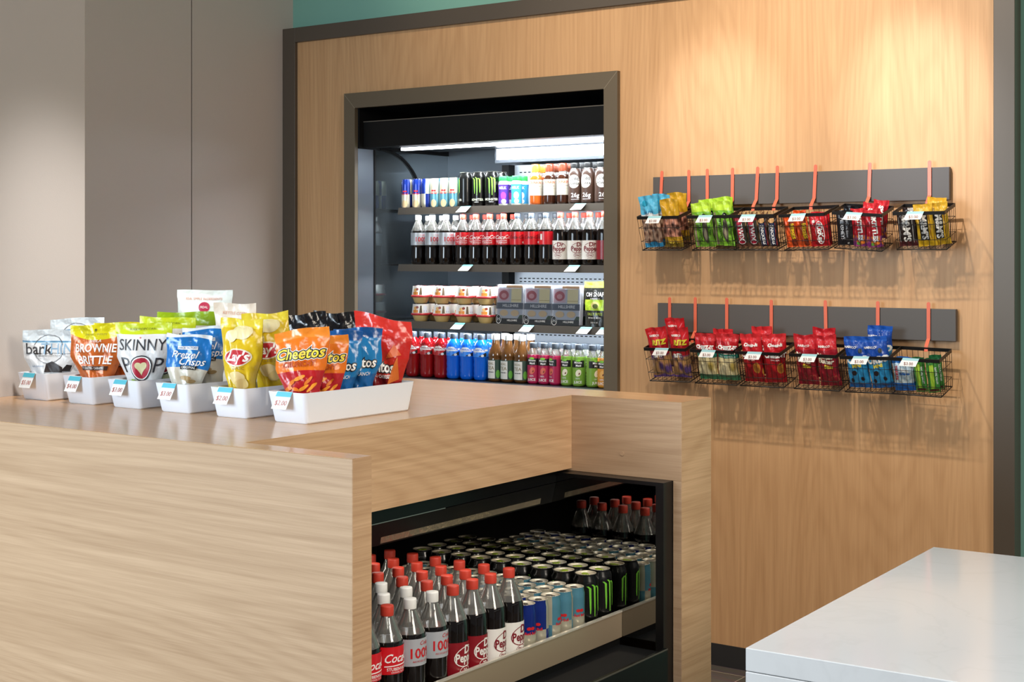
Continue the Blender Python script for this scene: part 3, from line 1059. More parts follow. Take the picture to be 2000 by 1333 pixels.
B['deli'] = deli()


# ------------------------------------------------------------------ film bags
def bag_surface(W, H, T, seed, top=.10, bot=.05, gus=0.0, lean=0.0, curl=0.0, crum=.004, skew=0.0, neck=0.0, base=1.0):
    r = random.Random(seed)
    ph = [r.uniform(0, 6.28) for _ in range(8)]

    def prof(v):
        if v >= 1 - top: return 0.0
        x = (v - bot) / (1 - top - bot)
        if gus:
            return max(0.0, min(1.0, (1 - x)) ** .55) * (1 - .0 * x) if x > 0 else 1.0
        if x <= 0: return 0.0
        return math.sin(PI * x) ** .55

    def S(u, v, side):
        p = prof(v)
        e = max(0.0, 1 - abs(u) ** 2.6) ** .8
        y = -side * T / 2 * p * e
        wr = crum * (math.sin(7 * u + 9 * v + ph[0]) * math.sin(11 * v + ph[1]) + .3 * math.sin(14 * u + ph[2] + 6 * v) * math.sin(15 * v + 4 * u + ph[3]))
        edge = crum * 1.2 * math.sin(13 * v + ph[4]) * abs(u)
        y += wr * (.25 + .75 * e) + curl * max(0, v - (1 - top * 1.6)) ** 2 * 60 * T + crum * .9 * math.sin(3.2 * u + ph[5]) * (1 if v > 1 - top else (v / (1 - top)) ** 3)
        bs = base + (1 - base) * max(0.0, min(1.0, (v - .32) / .26)) if base < 1 else 1.0
        x = u * W / 2 * bs * (1 - .07 * p - neck * math.exp(-((v - .82) / .1) ** 2)) + edge * .3
        z = v * H + skew * u * H * .5 * v + crum * .5 * math.sin(3 * u + ph[6]) * v ** 4 + (.0012 if side == -1 and v > .99 else 0) * 0
        y += lean * z + (.0022 if side == -1 else 0)
        return (x, y, z)
    return S


def bag(name, W, H, T, mat, items=(), back=None, seed=1, nu=24, nv=36, item_back=(), **k):
    """pillow bag or stand-up pouch standing on z = 0, printed side towards -y; print space is in units of W"""
    t = thing(name, None, 'bag')
    S = bag_surface(W, H, T, seed, **k)
    back = back or mat
    mb = MB()
    for side, mt in ((1, mat), (-1, back)):
        vs_, uv = [], []
        for j in range(nv + 1):
            for i in range(nu + 1):
                u, v = -1 + 2 * i / nu, j / nv
                vs_.append(S(u, v, side)); uv.append(((u + 1) / 2, v))
        fs = []
        for j in range(nv):
            for i in range(nu):
                a = j * (nu + 1) + i
                q = (a, a + 1, a + nu + 2, a + nu + 1)
                fs.append(q if side == 1 else q[::-1])
        mb.add(vs_, fs, mt, uvs=uv, smooth=True)
    if k.get('gus'):
        vs_ = [S(-1 + 2 * i / nu, 0, 1) for i in range(nu + 1)] + [S(-1 + 2 * i / nu, 0, -1) for i in range(nu + 1)]
        mb.add(vs_, [(i, nu + 1 + i, nu + 2 + i, i + 1) for i in range(nu)], mt)
    o = mb.build('film', t)
    if items:
        mb = MB()

        def f(x, y, off):
            u = max(-1, min(1, 2 * x)); v = max(0, min(1, y * W / H))
            p = Vector(S(u, v, 1))
            du = Vector(S(min(1, u + .02), v, 1)) - Vector(S(max(-1, u - .02), v, 1))
            dv = Vector(S(u, min(1, v + .015), 1)) - Vector(S(u, max(0, v - .015), 1))
            n = du.cross(dv)
            n = n.normalized() if n.length > 1e-9 else Vector((0, -1, 0))
            return p + n * (off + .0009)
        decal(mb, f, items, step=.00025, tes=.036)
        mb.build('print', t)
    return t

# ================================================================== STOCKING THE WALL CASE
USED = set()


def put(key, loc, rz, label, cat, group, rot=None):
    src = B[key]
    rot = rot or (0, 0, rz)
    if key not in USED:
        USED.add(key)
        src.location = loc; src.rotation_euler = rot
        tag(src, label, cat, group)
        return src
    o = dup(src, loc, rot, label, group)
    o['category'] = cat
    return o


def shelf_row(z, yf, entries, where, drow, depth_rows, seen):
    """entries: (key, picture x of its centre, turn, description, category, group)"""
    n_by = {}
    for row in range(depth_rows):
        for k, (key, px, rz, desc, cat, grp) in enumerate(entries):
            r = {'rb': .0265, 'rbs': .0265, 'rbt': .0265, 'mon': .033}.get(key, .0365)
            y = yf + r + row * drow(key)
            x = at(px, 500, 1, yf + r).x
            if row == 0: lab = '%s, %s' % (desc, where(k, len(entries)))
            else:
                if key not in seen: continue
                lab = '%s, rear row, %s' % (desc, where(k, len(entries)))
            put(key, (x, y, z), R(rz) + (rnd.uniform(-.25, .25) if row else 0), lab, cat, grp)


def pos(k, n):
    if k < n / 2: return 'shelf place %s from left' % ordw(k)
    return 'shelf place %s from right' % ordw(n - 1 - k)


Z1, Z2, Z3, Z4 = 1.8225, 1.5565, 1.2905, 1.032
g1 = 'cans and bottles on the top shelf'
row1 = [('rb', 795, 8, 'blue and silver slim can', 'can', g1), ('rb', 816, 12, 'blue and silver slim can', 'can', g1), ('rb', 834, 165, 'slim can silver above blue', 'can', g1),
        ('rbs', 851, 10, 'teal and gold slim can', 'can', g1), ('rbs', 869.5, 14, 'teal and gold slim can', 'can', g1), ('rbs', 888, 5, 'teal and gold slim can', 'can', g1),
        ('mon', 910, -55, 'tall black energy can', 'can', g1), ('mon', 936, 12, 'tall black energy can with green claw marks', 'can', g1), ('mon', 961, 30, 'tall black energy can with green claw marks', 'can', g1),
        ('milp', 984, 20, 'purple milk bottle with green cap', 'bottle', g1), ('milb', 1009, 20, 'blue and white milk bottle with green cap', 'bottle', g1),
        ('cofo', 1047, 25, 'coffee bottle with orange cap', 'bottle', g1), ('cofd', 1074, 25, 'coffee bottle with dark brown cap', 'bottle', g1), ('cofd', 1100, 30, 'coffee bottle with dark brown cap', 'bottle', g1),
        ('prot', 1123.5, 20, 'brown shake bottle with white round logo', 'bottle', g1), ('prot', 1149, 5, 'brown shake bottle with white round logo', 'bottle', g1), ('prot', 1175, 32, 'brown shake bottle with white round logo', 'bottle', g1)]
dr = lambda key: {'rb': .054, 'rbs': .054, 'mon': .067, 'milp': .052, 'milb': .052, 'cofo': .059, 'cofd': .059, 'prot': .064}.get(key, .074)
shelf_row(Z1, .205, row1, lambda k, n: 'top ' + pos(k, n), dr, 2, ('mon', 'milp', 'milb', 'cofo', 'cofd', 'prot', 'rb', 'rbs'))
g2 = 'soda bottles on the second shelf'
row2 = [('diet', 817.4, 55, 'silver labelled cola bottle with white cap', 'bottle', g2), ('diet', 844.7, 62, 'silver labelled cola bottle with white cap', 'bottle', g2), ('diet', 871.5, 62, 'silver labelled cola bottle with white cap', 'bottle', g2),
        ('coke', 904.5, 20, 'red labelled cola bottle with red cap', 'bottle', g2), ('coke', 930, 25, 'red labelled cola bottle with red cap', 'bottle', g2), ('coke', 957, 0, 'red labelled cola bottle with red cap', 'bottle', g2), ('coke', 984, 10, 'red labelled cola bottle with red cap', 'bottle', g2),
        ('zero', 1011, 60, 'red labelled cola bottle with grey cap', 'bottle', g2), ('zero', 1038.5, 70, 'red labelled cola bottle with grey cap', 'bottle', g2), ('zero', 1067, -60, 'red labelled cola bottle with grey cap', 'bottle', g2),
        ('dpd', 1094.8, 0, 'white labelled soda bottle', 'bottle', g2), ('dpd', 1123.4, 35, 'white labelled soda bottle', 'bottle', g2), ('dpd', 1152, 20, 'white labelled soda bottle', 'bottle', g2), ('drp', 1180.6, 60, 'maroon labelled soda bottle', 'bottle', g2)]
shelf_row(Z2, .205, row2, lambda k, n: 'second ' + pos(k, n), dr, 2, ('diet', 'coke', 'zero', 'dpd', 'drp'))
g4 = 'drinks on the bottom deck'
row4 = [('powr', 807, 10, 'red sports drink bottle', 'bottle', g4), ('powr', 835.5, 10, 'red sports drink bottle', 'bottle', g4), ('powr', 862.5, 8, 'red sports drink bottle', 'bottle', g4),
        ('powb', 887, 12, 'blue sports drink bottle', 'bottle', g4), ('powb', 913.5, 14, 'blue sports drink bottle', 'bottle', g4), ('powb', 940, 10, 'blue sports drink bottle', 'bottle', g4),
        ('tea', 968.5, 2, 'white capped tea bottle', 'bottle', g4), ('tea', 993, 2, 'white capped tea bottle', 'bottle', g4), ('tea', 1019, 12, 'white capped tea bottle', 'bottle', g4),
        ('juir', 1042.5, 15, 'pink labelled juice bottle', 'bottle', g4), ('juir', 1064, 12, 'pink labelled juice bottle', 'bottle', g4), ('juir', 1085.5, -20, 'pink labelled juice bottle', 'bottle', g4),
        ('juig', 1108, 5, 'green labelled juice bottle', 'bottle', g4), ('juig', 1131, 22, 'green labelled juice bottle', 'bottle', g4), ('juig', 1158, 65, 'green labelled juice bottle', 'bottle', g4),
        ('juio', 1180, 10, 'orange labelled juice bottle', 'bottle', g4)]
dr4 = lambda key: .062 if key.startswith('jui') else .074
shelf_row(Z4, .20, row4, lambda k, n: 'bottom ' + pos(k, n), dr4, 2, ('powr', 'powb', 'tea', 'juir', 'juig', 'juio'))
# snack cups, two high, and meat and cheese trays on the third shelf
g3 = 'snack cups stacked on the third shelf'
for row in range(2):
    for k, px in enumerate((821.5, 863, 907, 949)):
        x = at(px, 600, 1, .25).x
        for lv in range(2):
            lab = '%s snack cup of the %s stack from left, %s row' % (('lower', 'upper')[lv], ordw(k), ('front', 'rear')[row])
            put('cup', (x + row * .012, .252 + row * .094, Z3 + lv * .0845), R(25 + 8 * k + 40 * row), lab, 'snack cup', g3)
gd = 'meat and cheese trays on the third shelf'
for k, (px, nm) in enumerate(((995.5, 'left'), (1050, 'middle'), (1105, 'right'))):
    x = at(px, 600, 1, .235).x
    put('deli', (x, .245, Z3 + .0015), R(2), 'clear topped meat, cheese and cracker tray, %s of the three' % nm, 'snack tray', gd, (R(-4), 0, R(2)))
    put('deli', (x + .004, .300, Z3 + .0015), 0, 'meat and cheese tray standing behind the %s front tray' % nm, 'snack tray', gd, (R(-4), 0, 0))
B['snap'] = bag('snack_pouch', .118, .196, .03, zoned('snap_film', [(0, '171813'), (.36, 'a9c62b'), (.60, '171813'), (.86, 'c5df4a')], rough=.35), [
    ('t', 'OH SNAP!', 0, 1.18, .22, IW, dict(bold=.02, narrow=.85)), ('t', 'PICKLING CO', 0, 1.03, .07, IW), ('e', 0, .80, .17, .13, ink('e5d68a')), ('e', .02, .76, .12, .09, ink('5b6a25')),
    ('t', 'DILLY BITES', 0, .47, .13, ink('b7cf3c')), ('t', 'NO BRINE ADDED', 0, .33, .07, IW), ('t', '3.25 FL OZ', 0, .16, .07, IW), ('o', 0, 1.31, .05, .04, .01, IW)], seed=5, gus=1, top=.1, crum=.002)
put('snap', (at(1165, 600, 1, .24).x, .238, Z3), 0, 'lime green and black snack pouch at the right end of the third shelf', 'pouch', None)

# ================================================================== STOCKING THE COOLER
gc = 'soda bottles in the counter cooler'
colkeys = ['dpd', 'dpd', 'drp', 'drp', 'diet', 'diet', 'coke', 'coke']
coldesc = {'dpd': 'white labelled soda bottle', 'drp': 'maroon labelled soda bottle', 'diet': 'silver labelled cola bottle', 'coke': 'red labelled cola bottle'}
ys = [-2.264, -2.338, -2.410, -2.484, -2.560, -2.637, -2.713, -2.787]
nrow = [6, 6, 5, 4, 3, 3, 3, 2]
TZi = TZ + .0005
for c in range(8):
    for r_ in range(nrow[c]):
        key = colkeys[c]
        # the real shelf mixes kinds in the deeper rows
        k2 = key if r_ == 0 or key != 'dpd' else ('dpd' if r_ % 2 else 'drp')
        capn = 'white cap' if k2 == 'diet' else 'red cap'
        where = 'right' if c < 4 else 'left'
        lab = '%s, cooler row %s from front ledge, bottle column %s from %s' % (
            coldesc[k2], ['one', 'two', 'three', 'four', 'five', 'six'][r_], ordw(c if c < 4 else 7 - c), where)
        put(k2, (-2.003 - r_ * .0738 + rnd.uniform(-.0008, .0008), ys[c] + rnd.uniform(-.0006, .0006), TZi), R(88 - 9 + rnd.uniform(-4, 4)), lab, 'bottle', gc)
gm = 'slim cans in the counter cooler'
ry = [-2.200, -2.145, -2.090, -2.035, -1.980]
for c in range(5):
    for r_ in range(10):
        k2 = ['rb', 'rb', 'rbt', 'rbt', 'rbt'][c]
        rz = [62, 20, 95, 30, 62][c] if r_ == 0 else rnd.uniform(0, 360)
        lab = '%s slim can, cooler row %s from front ledge, column %s from bottles' % (
            {'rb': 'blue and silver', 'rbt': 'teal and silver'}[k2], ordw(r_), ordw(c))
        put(k2, (-1.999 - r_ * .0545, ry[c], TZi), R(rz), lab, 'can', gm)
gt = 'tall black cans in the counter cooler'
for c in range(2):
    for r_ in range(9):
        lab = 'tall black energy can, cooler row %s from front ledge, %s the mirrored end' % (ordw(r_), ('one off', 'beside')[c])
        put('mon', (-2.005 - r_ * .0675, -1.9155 + c * .067, TZi), R(70 + 10 * c if r_ == 0 else rnd.uniform(0, 360)), lab, 'can', gt)

# ================================================================== WALL BOARDS, HOOKS, WIRE BASKETS
BOARD = M('board_charcoal', '55504c', 0.5, bump=(200, .03))
for nm, x0, x1, z0, z1 in (('upper', -2.879, -1.685, 1.796, 1.912), ('lower', -2.858, -1.662, 1.297, 1.410)):
    mb = MB(); mb.box(x0, x1, -.024, -.004, z0, z1, BOARD)
    o = mb.build('wall_board', bevel=.001)
    tag(o, '%s long flat charcoal board on the oak wall, wire baskets hang from it' % nm, 'wall board', 'charcoal display boards')
CORAL = M('hook_coral', 'dd6a4c', 0.45, coat=.2)


def hook(x, ztop, zrim, label, slant=0.0, grp=''):
    """flat strap hooked over the board: rounded top, long face, kinked foot under the basket rim"""
    mb = MB()
    w, t = .0065, .0018
    pts = [(-.0275, ztop), (-.0275, zrim + .03), (-.052, zrim + .004), (-.0525, zrim - .012), (-.060, zrim - .014)]
    for (ya, za), (yb, zb) in zip(pts, pts[1:]):
        xa, xb = x + slant * (ztop - za), x + slant * (ztop - zb)
        mb.hexa([(xb - w, yb - t, zb), (xb + w, yb - t, zb), (xb + w, yb, zb), (xb - w, yb, zb),
                 (xa - w, ya - t, za), (xa + w, ya - t, za), (xa + w, ya, za), (xa - w, ya, za)], CORAL)
    n = 8
    cap = [(x + w * math.cos(PI * k / n), ztop + w * math.sin(PI * k / n)) for k in range(n + 1)]
    m_ = len(cap)
    mb.add([(a, -.0275 - t, b_) for a, b_ in cap] + [(a, -.0275, b_) for a, b_ in cap],
           [tuple(range(m_))[::-1], tuple(range(m_, 2 * m_))] + [(k, (k + 1) % m_, (k + 1) % m_ + m_, k + m_) for k in range(m_)], CORAL)
    mb.box(x - w, x + w, -.0275, -.001, ztop - .030, ztop - .0285, CORAL)
    o = mb.build('hook')
    tag(o, label, 'hook', grp)


WIRE = M('wire_black', '1c1a19', 0.4, .3)
BW, BD, BH = .180, .130, .137


def make_basket(price):
    t = thing('wire_basket', None, 'basket')
    mb = MB()
    h, k = .012, .0015
    for (x0, x1, y0, y1) in ((-BW / 2, BW / 2, -BD - k, -BD + k), (-BW / 2, BW / 2, -k, k), (-BW / 2 - k, -BW / 2 + k, -BD, 0), (BW / 2 - k, BW / 2 + k, -BD, 0)):
        mb.box(x0, x1, y0, y1, -h, 0, WIRE)
    mb.build('rim', t)
    mb = MB()
    ins = .008
    def q(x, y, f):     # taper towards the bottom
        return (x * (1 - .03 * f), -BD / 2 + (y + BD / 2) * (1 - .10 * f), -h * (1 - f) - BH * f)
    r = .0009
    nx, ny = 10, 7
    for i in range(nx):
        x = -BW / 2 + BW * i / (nx - 1)
        for y in (-BD, 0): mb.tube([q(x, y, 0), q(x, y, 1)], r, WIRE, 4)
        mb.tube([q(x, -BD, 1), q(x, 0, 1)], r, WIRE, 4)
    for j in range(1, ny - 1):
        y = -BD * j / (ny - 1)
        for x in (-BW / 2, BW / 2): mb.tube([q(x, y, 0), q(x, y, 1)], r, WIRE, 4)
        mb.tube([q(-BW / 2, y, 1), q(BW / 2, y, 1)], r, WIRE, 4)
    for f in (.28, .72):
        mb.tube([q(-BW / 2, -BD, f), q(BW / 2, -BD, f), q(BW / 2, 0, f), q(-BW / 2, 0, f)], .0011, WIRE, 4, closed=True)
    mb.tube([q(-BW / 2, -BD, 1), q(BW / 2, -BD, 1), q(BW / 2, 0, 1), q(-BW / 2, 0, 1)], .0022, WIRE, 6, closed=True)
    mb.build('wire_body', t)
    mb = MB()
    A_, B_, C_, D_ = (-.036, -BD - .003, .001), (.022, -BD - .003, .001), (.012, -BD - .018, -.024), (-.048, -BD - .018, -.024)
    mb.add([A_, B_, C_, D_], [(0, 3, 2, 1)], WHITE)
    mb.add([(a, b_ - .0004, c + .0004) for a, b_, c in (A_, B_, (.0195, -BD - .0073, -.0065), (-.0391, -BD - .0073, -.0065))], [(0, 3, 2, 1)], M('tag_pale_teal', '9fcfd4', .5))
    decal(mb, lambda a, b_, off: (-.014 + a, -BD - .0125 + b_ * .56 - off, -.0125 + b_ * .83 + off * .6), [('t', price, 0, -.004, .015, ink('8c5a50'))])
    mb.build('price_tag', t)
    return t


PITCH = R(14)
BK = {}
UP = [(1284.6, 426, 0, 0), (1383.7, 424, 0, 0), (1467.7, 422.4, 0, 0), (1567, 424, 1.2, -2), (1672, 420, -4, 3), (1791.5, 418, 0, 2)]
LOW = [(1298, 677, 1, 0), (1389.7, 684, 0, 0), (1479.5, 685.5, 0, 0), (1587, 692.5, 0, 0), (1687.6, 696, 1, 0), (1785, 702.5, -1, 0)]
desc_u = ['blue and gold nut bags', 'lime green nut bags', 'twin bars and navy bars', 'orange and red wafer bars', 'black bars and red candy bags', 'brown and yellow candy bags']
desc_l = ['small cracker bags with purple', 'cheese cracker bags with green', 'red cheese cracker bags', 'dark red peanut cookie bags', 'blue sandwich cookie bags', 'blue treat bars and green granola bars']
for rowname, rows, zr, descs in (('upper', UP, 1.783, desc_u), ('lower', LOW, 1.274, desc_l)):
    for i, (px, py, roll, yaw) in enumerate(rows):
        x = at(px, py, 1, -.176).x
        t = make_basket('$3.00')
        t.location = (x, -.054, zr)
        t.rotation_euler = Euler((PITCH, R(-roll), R(yaw)), 'XYZ')
        tag(t, 'black wire basket of %s, %s in the %s row' % (descs[i], ['leftmost', 'second', 'third', 'fourth', 'fifth', 'rightmost'][i], rowname), 'basket', 'wire baskets on the oak wall')
        BK[(rowname[0], i)] = Matrix.Translation((x, -.054, zr)) @ Euler((PITCH, R(-roll), R(yaw)), 'XYZ').to_matrix().to_4x4()
hu = [(1293, 333, .05), (1345.5, 331, 0), (1381.5, 329, 0), (1431, 327, .01), (1480, 325, .05), (1518.5, 323, .02), (1593, 321, .05), (1699, 317, .03), (1815.5, 313, 0)]
hl = [(1308, 580, 0), (1358, 580, 0), (1419.5, 581, 0), (1506.5, 585, 0), (1612, 586, -.02), (1714.5, 588, 0), (1813.5, 590, 0)]
for nm, hs, zr in (('upper', hu, 1.783), ('lower', hl, 1.274)):
    for i, (px, py, sl) in enumerate(hs):
        p = at(px, py + 4, 1, -.028)
        n = len(hs)
        w_ = '%s from the %s' % ((ordw(i), 'left') if i < (n + 1) // 2 else (ordw(n - 1 - i), 'right'))
        hook(p.x, p.z, zr, 'coral metal strap hook over the %s charcoal board, %s' % (nm, w_), -sl, 'coral strap hooks')

# ------------------------------------------------------------------ what is in the baskets
WT = ink('f6f4ef')


def V(txt, x, y, s, mat, **o):
    o.setdefault('bold', .02)
    o['rot'] = -90
    return ('t', txt, x, y, s, mat, o)


nut = ('6a4030', 'c9a58a')
B['hazb'] = bag('nut_bag', .080, .205, .022, zoned('haz_blue', [(0, '2f8fbf'), (.12, '3a2620'), (.56, 'd9dde0'), (.66, '58b7dc')], wave=.02, spots=(.10, .60, nut[0], nut[1], 6)), [('e', -.18, 2.2, .2, .14, ink('1f93b5')), ('t', 'NUTS', 0, 1.75, .2, ink('2a6f98'), dict(bold=.02))], seed=11)
B['hazg'] = bag('nut_bag', .080, .190, .022, zoned('haz_gold', [(0, '6f5a14'), (.10, 'b88d1c'), (.62, 'c99a20')], spots=(.22, .60, '4a2418', 'c98a72', 5)), [('t', 'NUTS', 0, .25, .2, ink('e8cf4a'), dict(bold=.02))], seed=12)
B['pist'] = bag('nut_bag', .084, .172, .022, zoned('pist_green', [(0, '77b02e'), (.80, 'b7dc3c')]), [('p', [(-.42, .05), (-.30, .05), (-.34, 1.55), (-.44, 1.55)], ink('8f8468')), ('e', .14, .7, .13, .55, ink('5c5648')), ('e', .14, .6, .06, .3, ink('a79c80')), V('PISTACHIOS', -.14, .8, .2, ink('1d3a16')), V('SALTED', .36, .8, .14, ink('2f5a1c')), ('e', .14, 1.42, .13, .13, IK), ('e', .14, 1.42, .05, .05, WT)], seed=13)
B['twix'] = bag('candy_bar', .046, .118, .016, zoned('bar_dark', [(0, '5a3524'), (.12, '3a352c'), (.85, '8a2030')]), [('r', -.22, .3, .26, 2.1, ink('b01838')), V('TWIX', .04, 1.25, .55, WT, bold=.03), ('o', .05, .45, .3, .2, .04, WT)], seed=14, crum=.002)
B['snic'] = bag('candy_bar', .040, .120, .016, zoned('bar_brown', [(0, '3a2418'), (.86, '2a1812')]), [('r', -.30, .15, .30, 2.25, ink('17264e')), ('r', -.34, .15, -.30, 2.25, WT), ('r', .30, .15, .34, 2.25, ink('b42a2e')), V('SNICKERS', .0, 1.2, .42, WT, bold=.03, shear=.2), ('e', 0, 2.5, .3, .22, ink('c89a63'))], seed=15, crum=.002)
B['nutbar'] = bag('candy_bar', .040, .128, .014, zoned('bar_nut', [(0, '7a4a26'), (.5, 'b98a4c')], spots=(0, 1, '5c3320', 'd9b27a', 7)), seed=16, crum=.002)
B['rees'] = bag('candy_bar', .048, .118, .016, zoned('bar_orange', [(0, 'e0521c')]), [('r', .02, .1, .40, 2.3, ink('7d2c12')), V('REESES', .20, 1.25, .40, ink('f2c81e'), bold=.04)], seed=17, crum=.002)
B['kitk'] = bag('candy_bar', .072, .122, .016, zoned('bar_red', [(0, 'a50f18'), (.55, 'c4121c'), (.8, 'd3202a')]), [('o', .05, .72, .24, .60, .03, WT), V('KitKat', .05, .72, .38, WT, bold=.04, shear=.15), ('e', -.25, 1.3, .08, .08, WT)], seed=18, crum=.002)
B['hers'] = bag('candy_bar', .062, .128, .016, zoned('bar_black', [(0, '17161a')]), [V('HERSHEYS', -.12, 1.0, .30, ink('c6cad0'), bold=.03, narrow=.95), V('SPECIAL DARK', .16, 1.0, .16, ink('aeb2b8')), ('t', '45', .2, .14, .14, WT)], seed=19, crum=.002)
B['skit'] = bag('candy_bag', .056, .138, .018, zoned('skit_red', [(0, '8f1420'), (.3, 'b31524'), (.85, 'd83038')], spots=(0, .3, 'e07a2a', '7a2a6e', 6)), [V('SKITTLES', .06, 1.25, .44, WT, bold=.05), ('e', .2, .3, .12, .12, ink('e8802a')), ('e', -.15, .2, .12, .12, ink('7ab648'))], seed=20, crum=.003)
B['mmb'] = bag('candy_bag', .066, .120, .018, zoned('mm_brown', [(0, '4a1a1c'), (.16, '231714'), (.85, '2d1c17')]), [V("M&M'S", -.02, 1.05, .55, ink('d9d4cc'), bold=.04), ('r', .33, .2, .35, 1.6, ink('c9c4bc')), ('r', -.40, .25, -.385, 1.6, ink('c9c4bc'))], seed=21, crum=.002)
B['mmy'] = bag('candy_bag', .066, .150, .018, zoned('mm_yellow', [(0, 'c79a16'), (.8, 'e6b432')]), [('r', -.30, .35, .18, 1.75, ink('1d1a18')), V("M&M'S", -.06, 1.05, .46, ink('d9d4cc'), bold=.04), ('r', .26, .4, .30, 1.7, ink('8a5a1c'))], seed=22, crum=.003)
B['ritz'] = bag('cracker_bag', .088, .200, .040, zoned('ritz_film', [(0, '6a4b8c'), (.30, '7d3a5a'), (.48, 'a3121d'), (.70, 'c41a24')], wave=.02, spots=(.05, .46, '5a3f7a', 'b98a55', 3.5)), [('t', 'RITZ', .1, 1.62, .30, ink('e2d43c'), dict(bold=.06)), ('t', 'NABISCO', -.1, 1.92, .12, WT, dict(bold=.03)), ('t', 'BITS', .0, 1.05, .24, WT, dict(bold=.05))], seed=23, base=.92, crum=.004, skew=.05)
B['chzg'] = bag('cracker_bag', .088, .182, .036, zoned('chz_green', [(0, '3f7f55'), (.16, 'd9c48a'), (.50, '2b8a78'), (.60, 'b8141f'), (.85, 'c92a30')], spots=(.12, .50, 'b8a050', 'efe0ae', 2.6)), [('t', 'CHEEZ-IT', 0, 1.48, .22, WT, dict(bold=.07, narrow=.9)), ('t', 'CHEEZ-IT', 0, 1.28, .20, ink('f0d9c8'), dict(bold=.05, narrow=.9)), ('t', 'WHITE CHEDDAR', 0, 1.10, .09, WT)], seed=24, base=.92, crum=.004, skew=-.03)
B['chzr'] = bag('cracker_bag', .088, .186, .036, zoned('chz_red', [(0, 'a30f1a'), (.62, 'c41822'), (.86, 'd42a30')], spots=(.14, .52, 'b06a22', 'e0a348', 2.6, .42)), [('t', 'CHEEZ-IT', 0, 1.22, .26, WT, dict(bold=.07, narrow=.85)), ('t', 'Cheez-It', 0, 1.66, .18, WT, dict(bold=.05, shear=.2)), ('t', 'ORIGINAL', 0, 1.03, .09, WT)], seed=25, base=.92, crum=.004)
B['nutb'] = bag('cookie_bag', .088, .190, .040, zoned('nutb_film', [(0, '8f1424'), (.55, '9c1626'), (.72, 'c4202a')], spots=(.03, .45, '8f1424', 'b8824e', 4, .38)), [('t', 'Nutter', -.02, 1.30, .26, ink('efe6cf'), dict(bold=.05, rot=-8)), ('t', 'Butter', 0, 1.10, .26, ink('efe6cf'), dict(bold=.05, rot=-8)), ('t', 'Bites', .12, .86, .20, ink('e6c93a'), dict(bold=.05, rot=-8)), ('t', 'NABISCO', 0, 1.72, .12, WT, dict(bold=.03))], seed=26, base=.92, crum=.004)
B['oreo'] = bag('cookie_bag', .088, .190, .040, zoned('oreo_film', [(0, '1c5f9e'), (.10, '2f95c9'), (.55, '3d8fc4'), (.62, '1346a0'), (.9, '1c58b8')]), [('t', 'OREO', .02, 1.22, .34, WT, dict(bold=.07, rot=6)), ('t', 'MINI', .02, .98, .20, ink('e6d24a'), dict(bold=.05, rot=6)), ('e', -.12, .68, .10, .11, ink('2a1f22')), ('e', .22, .42, .08, .09, ink('2a1f22')), ('e', -.26, .35, .07, .09, ink('2a1f22')), ('t', 'NABISCO', -.2, 1.74, .12, WT, dict(bold=.03)), ('e', .2, 1.6, .08, .09, ink('1b2420'))], seed=27, base=.92, crum=.004)
B['rice'] = bag('treat_bar', .074, .116, .016, zoned('rice_film', [(0, '1c5aa0'), (.25, '9db7c4'), (.55, 'bcd3e2'), (.86, '1f66b4')], spots=(.25, .60, 'c4ccc8', '93a8b0', 7)), [V('TREATS', -.34, .9, .20, ink('c22a35'), bold=.04), ('t', 'Rice', .08, 1.02, .22, WT, dict(bold=.04)), ('t', 'Krispies', .08, .86, .16, ink('1f66b4'), dict(bold=.04))], seed=28, crum=.002)
B['gran'] = bag('granola_bar', .042, .126, .018, zoned('gran_film', [(0, '5f7a3a'), (.10, '3f8a34'), (.86, '1f5f36')]), [('r', -.25, .4, .1, 2.4, ink('a9cf3c')), V('NATURE VALLEY', .26, 1.5, .2, WT), ('r', -.35, .15, .35, .35, ink('5a2a22'))], seed=29, crum=.002)

TOP = lambda: None


def inb(bk, key, x, y, label, z=-.130, yaw=0, roll=0, lean=0, group=None, cat=None):
    m = BK[bk] @ Matrix.Translation((x, y, z)) @ Euler((R(lean), R(roll), R(yaw)), 'XYZ').to_matrix().to_4x4()
    loc, q, _ = m.decompose()
    return put(key, tuple(loc), 0, label, cat or {'candy_bar': 'candy bar', 'candy_bag': 'candy bag', 'nut_bag': 'nut bag', 'cracker_bag': 'cracker bag', 'cookie_bag': 'cookie bag', 'treat_bar': 'treat bar', 'granola_bar': 'granola bar'}[B[key].name.split('.')[0]],
               group or ('snacks in the %s wall baskets' % ('upper' if bk[0] == 'u' else 'lower')), tuple(q.to_euler('XYZ')))


bkn = lambda bk: '%s %s basket' % (('upper', 'lower')[bk[0] == 'l'], ['leftmost', 'second', 'third', 'fourth', 'fifth', 'rightmost'][bk[1]])


def fill(bk, lst):
    for key, desc, x, y, yaw, roll, z in lst:
        inb(bk, key, x, y, '%s in the %s' % (desc, bkn(bk)), z=z, yaw=yaw, roll=roll)


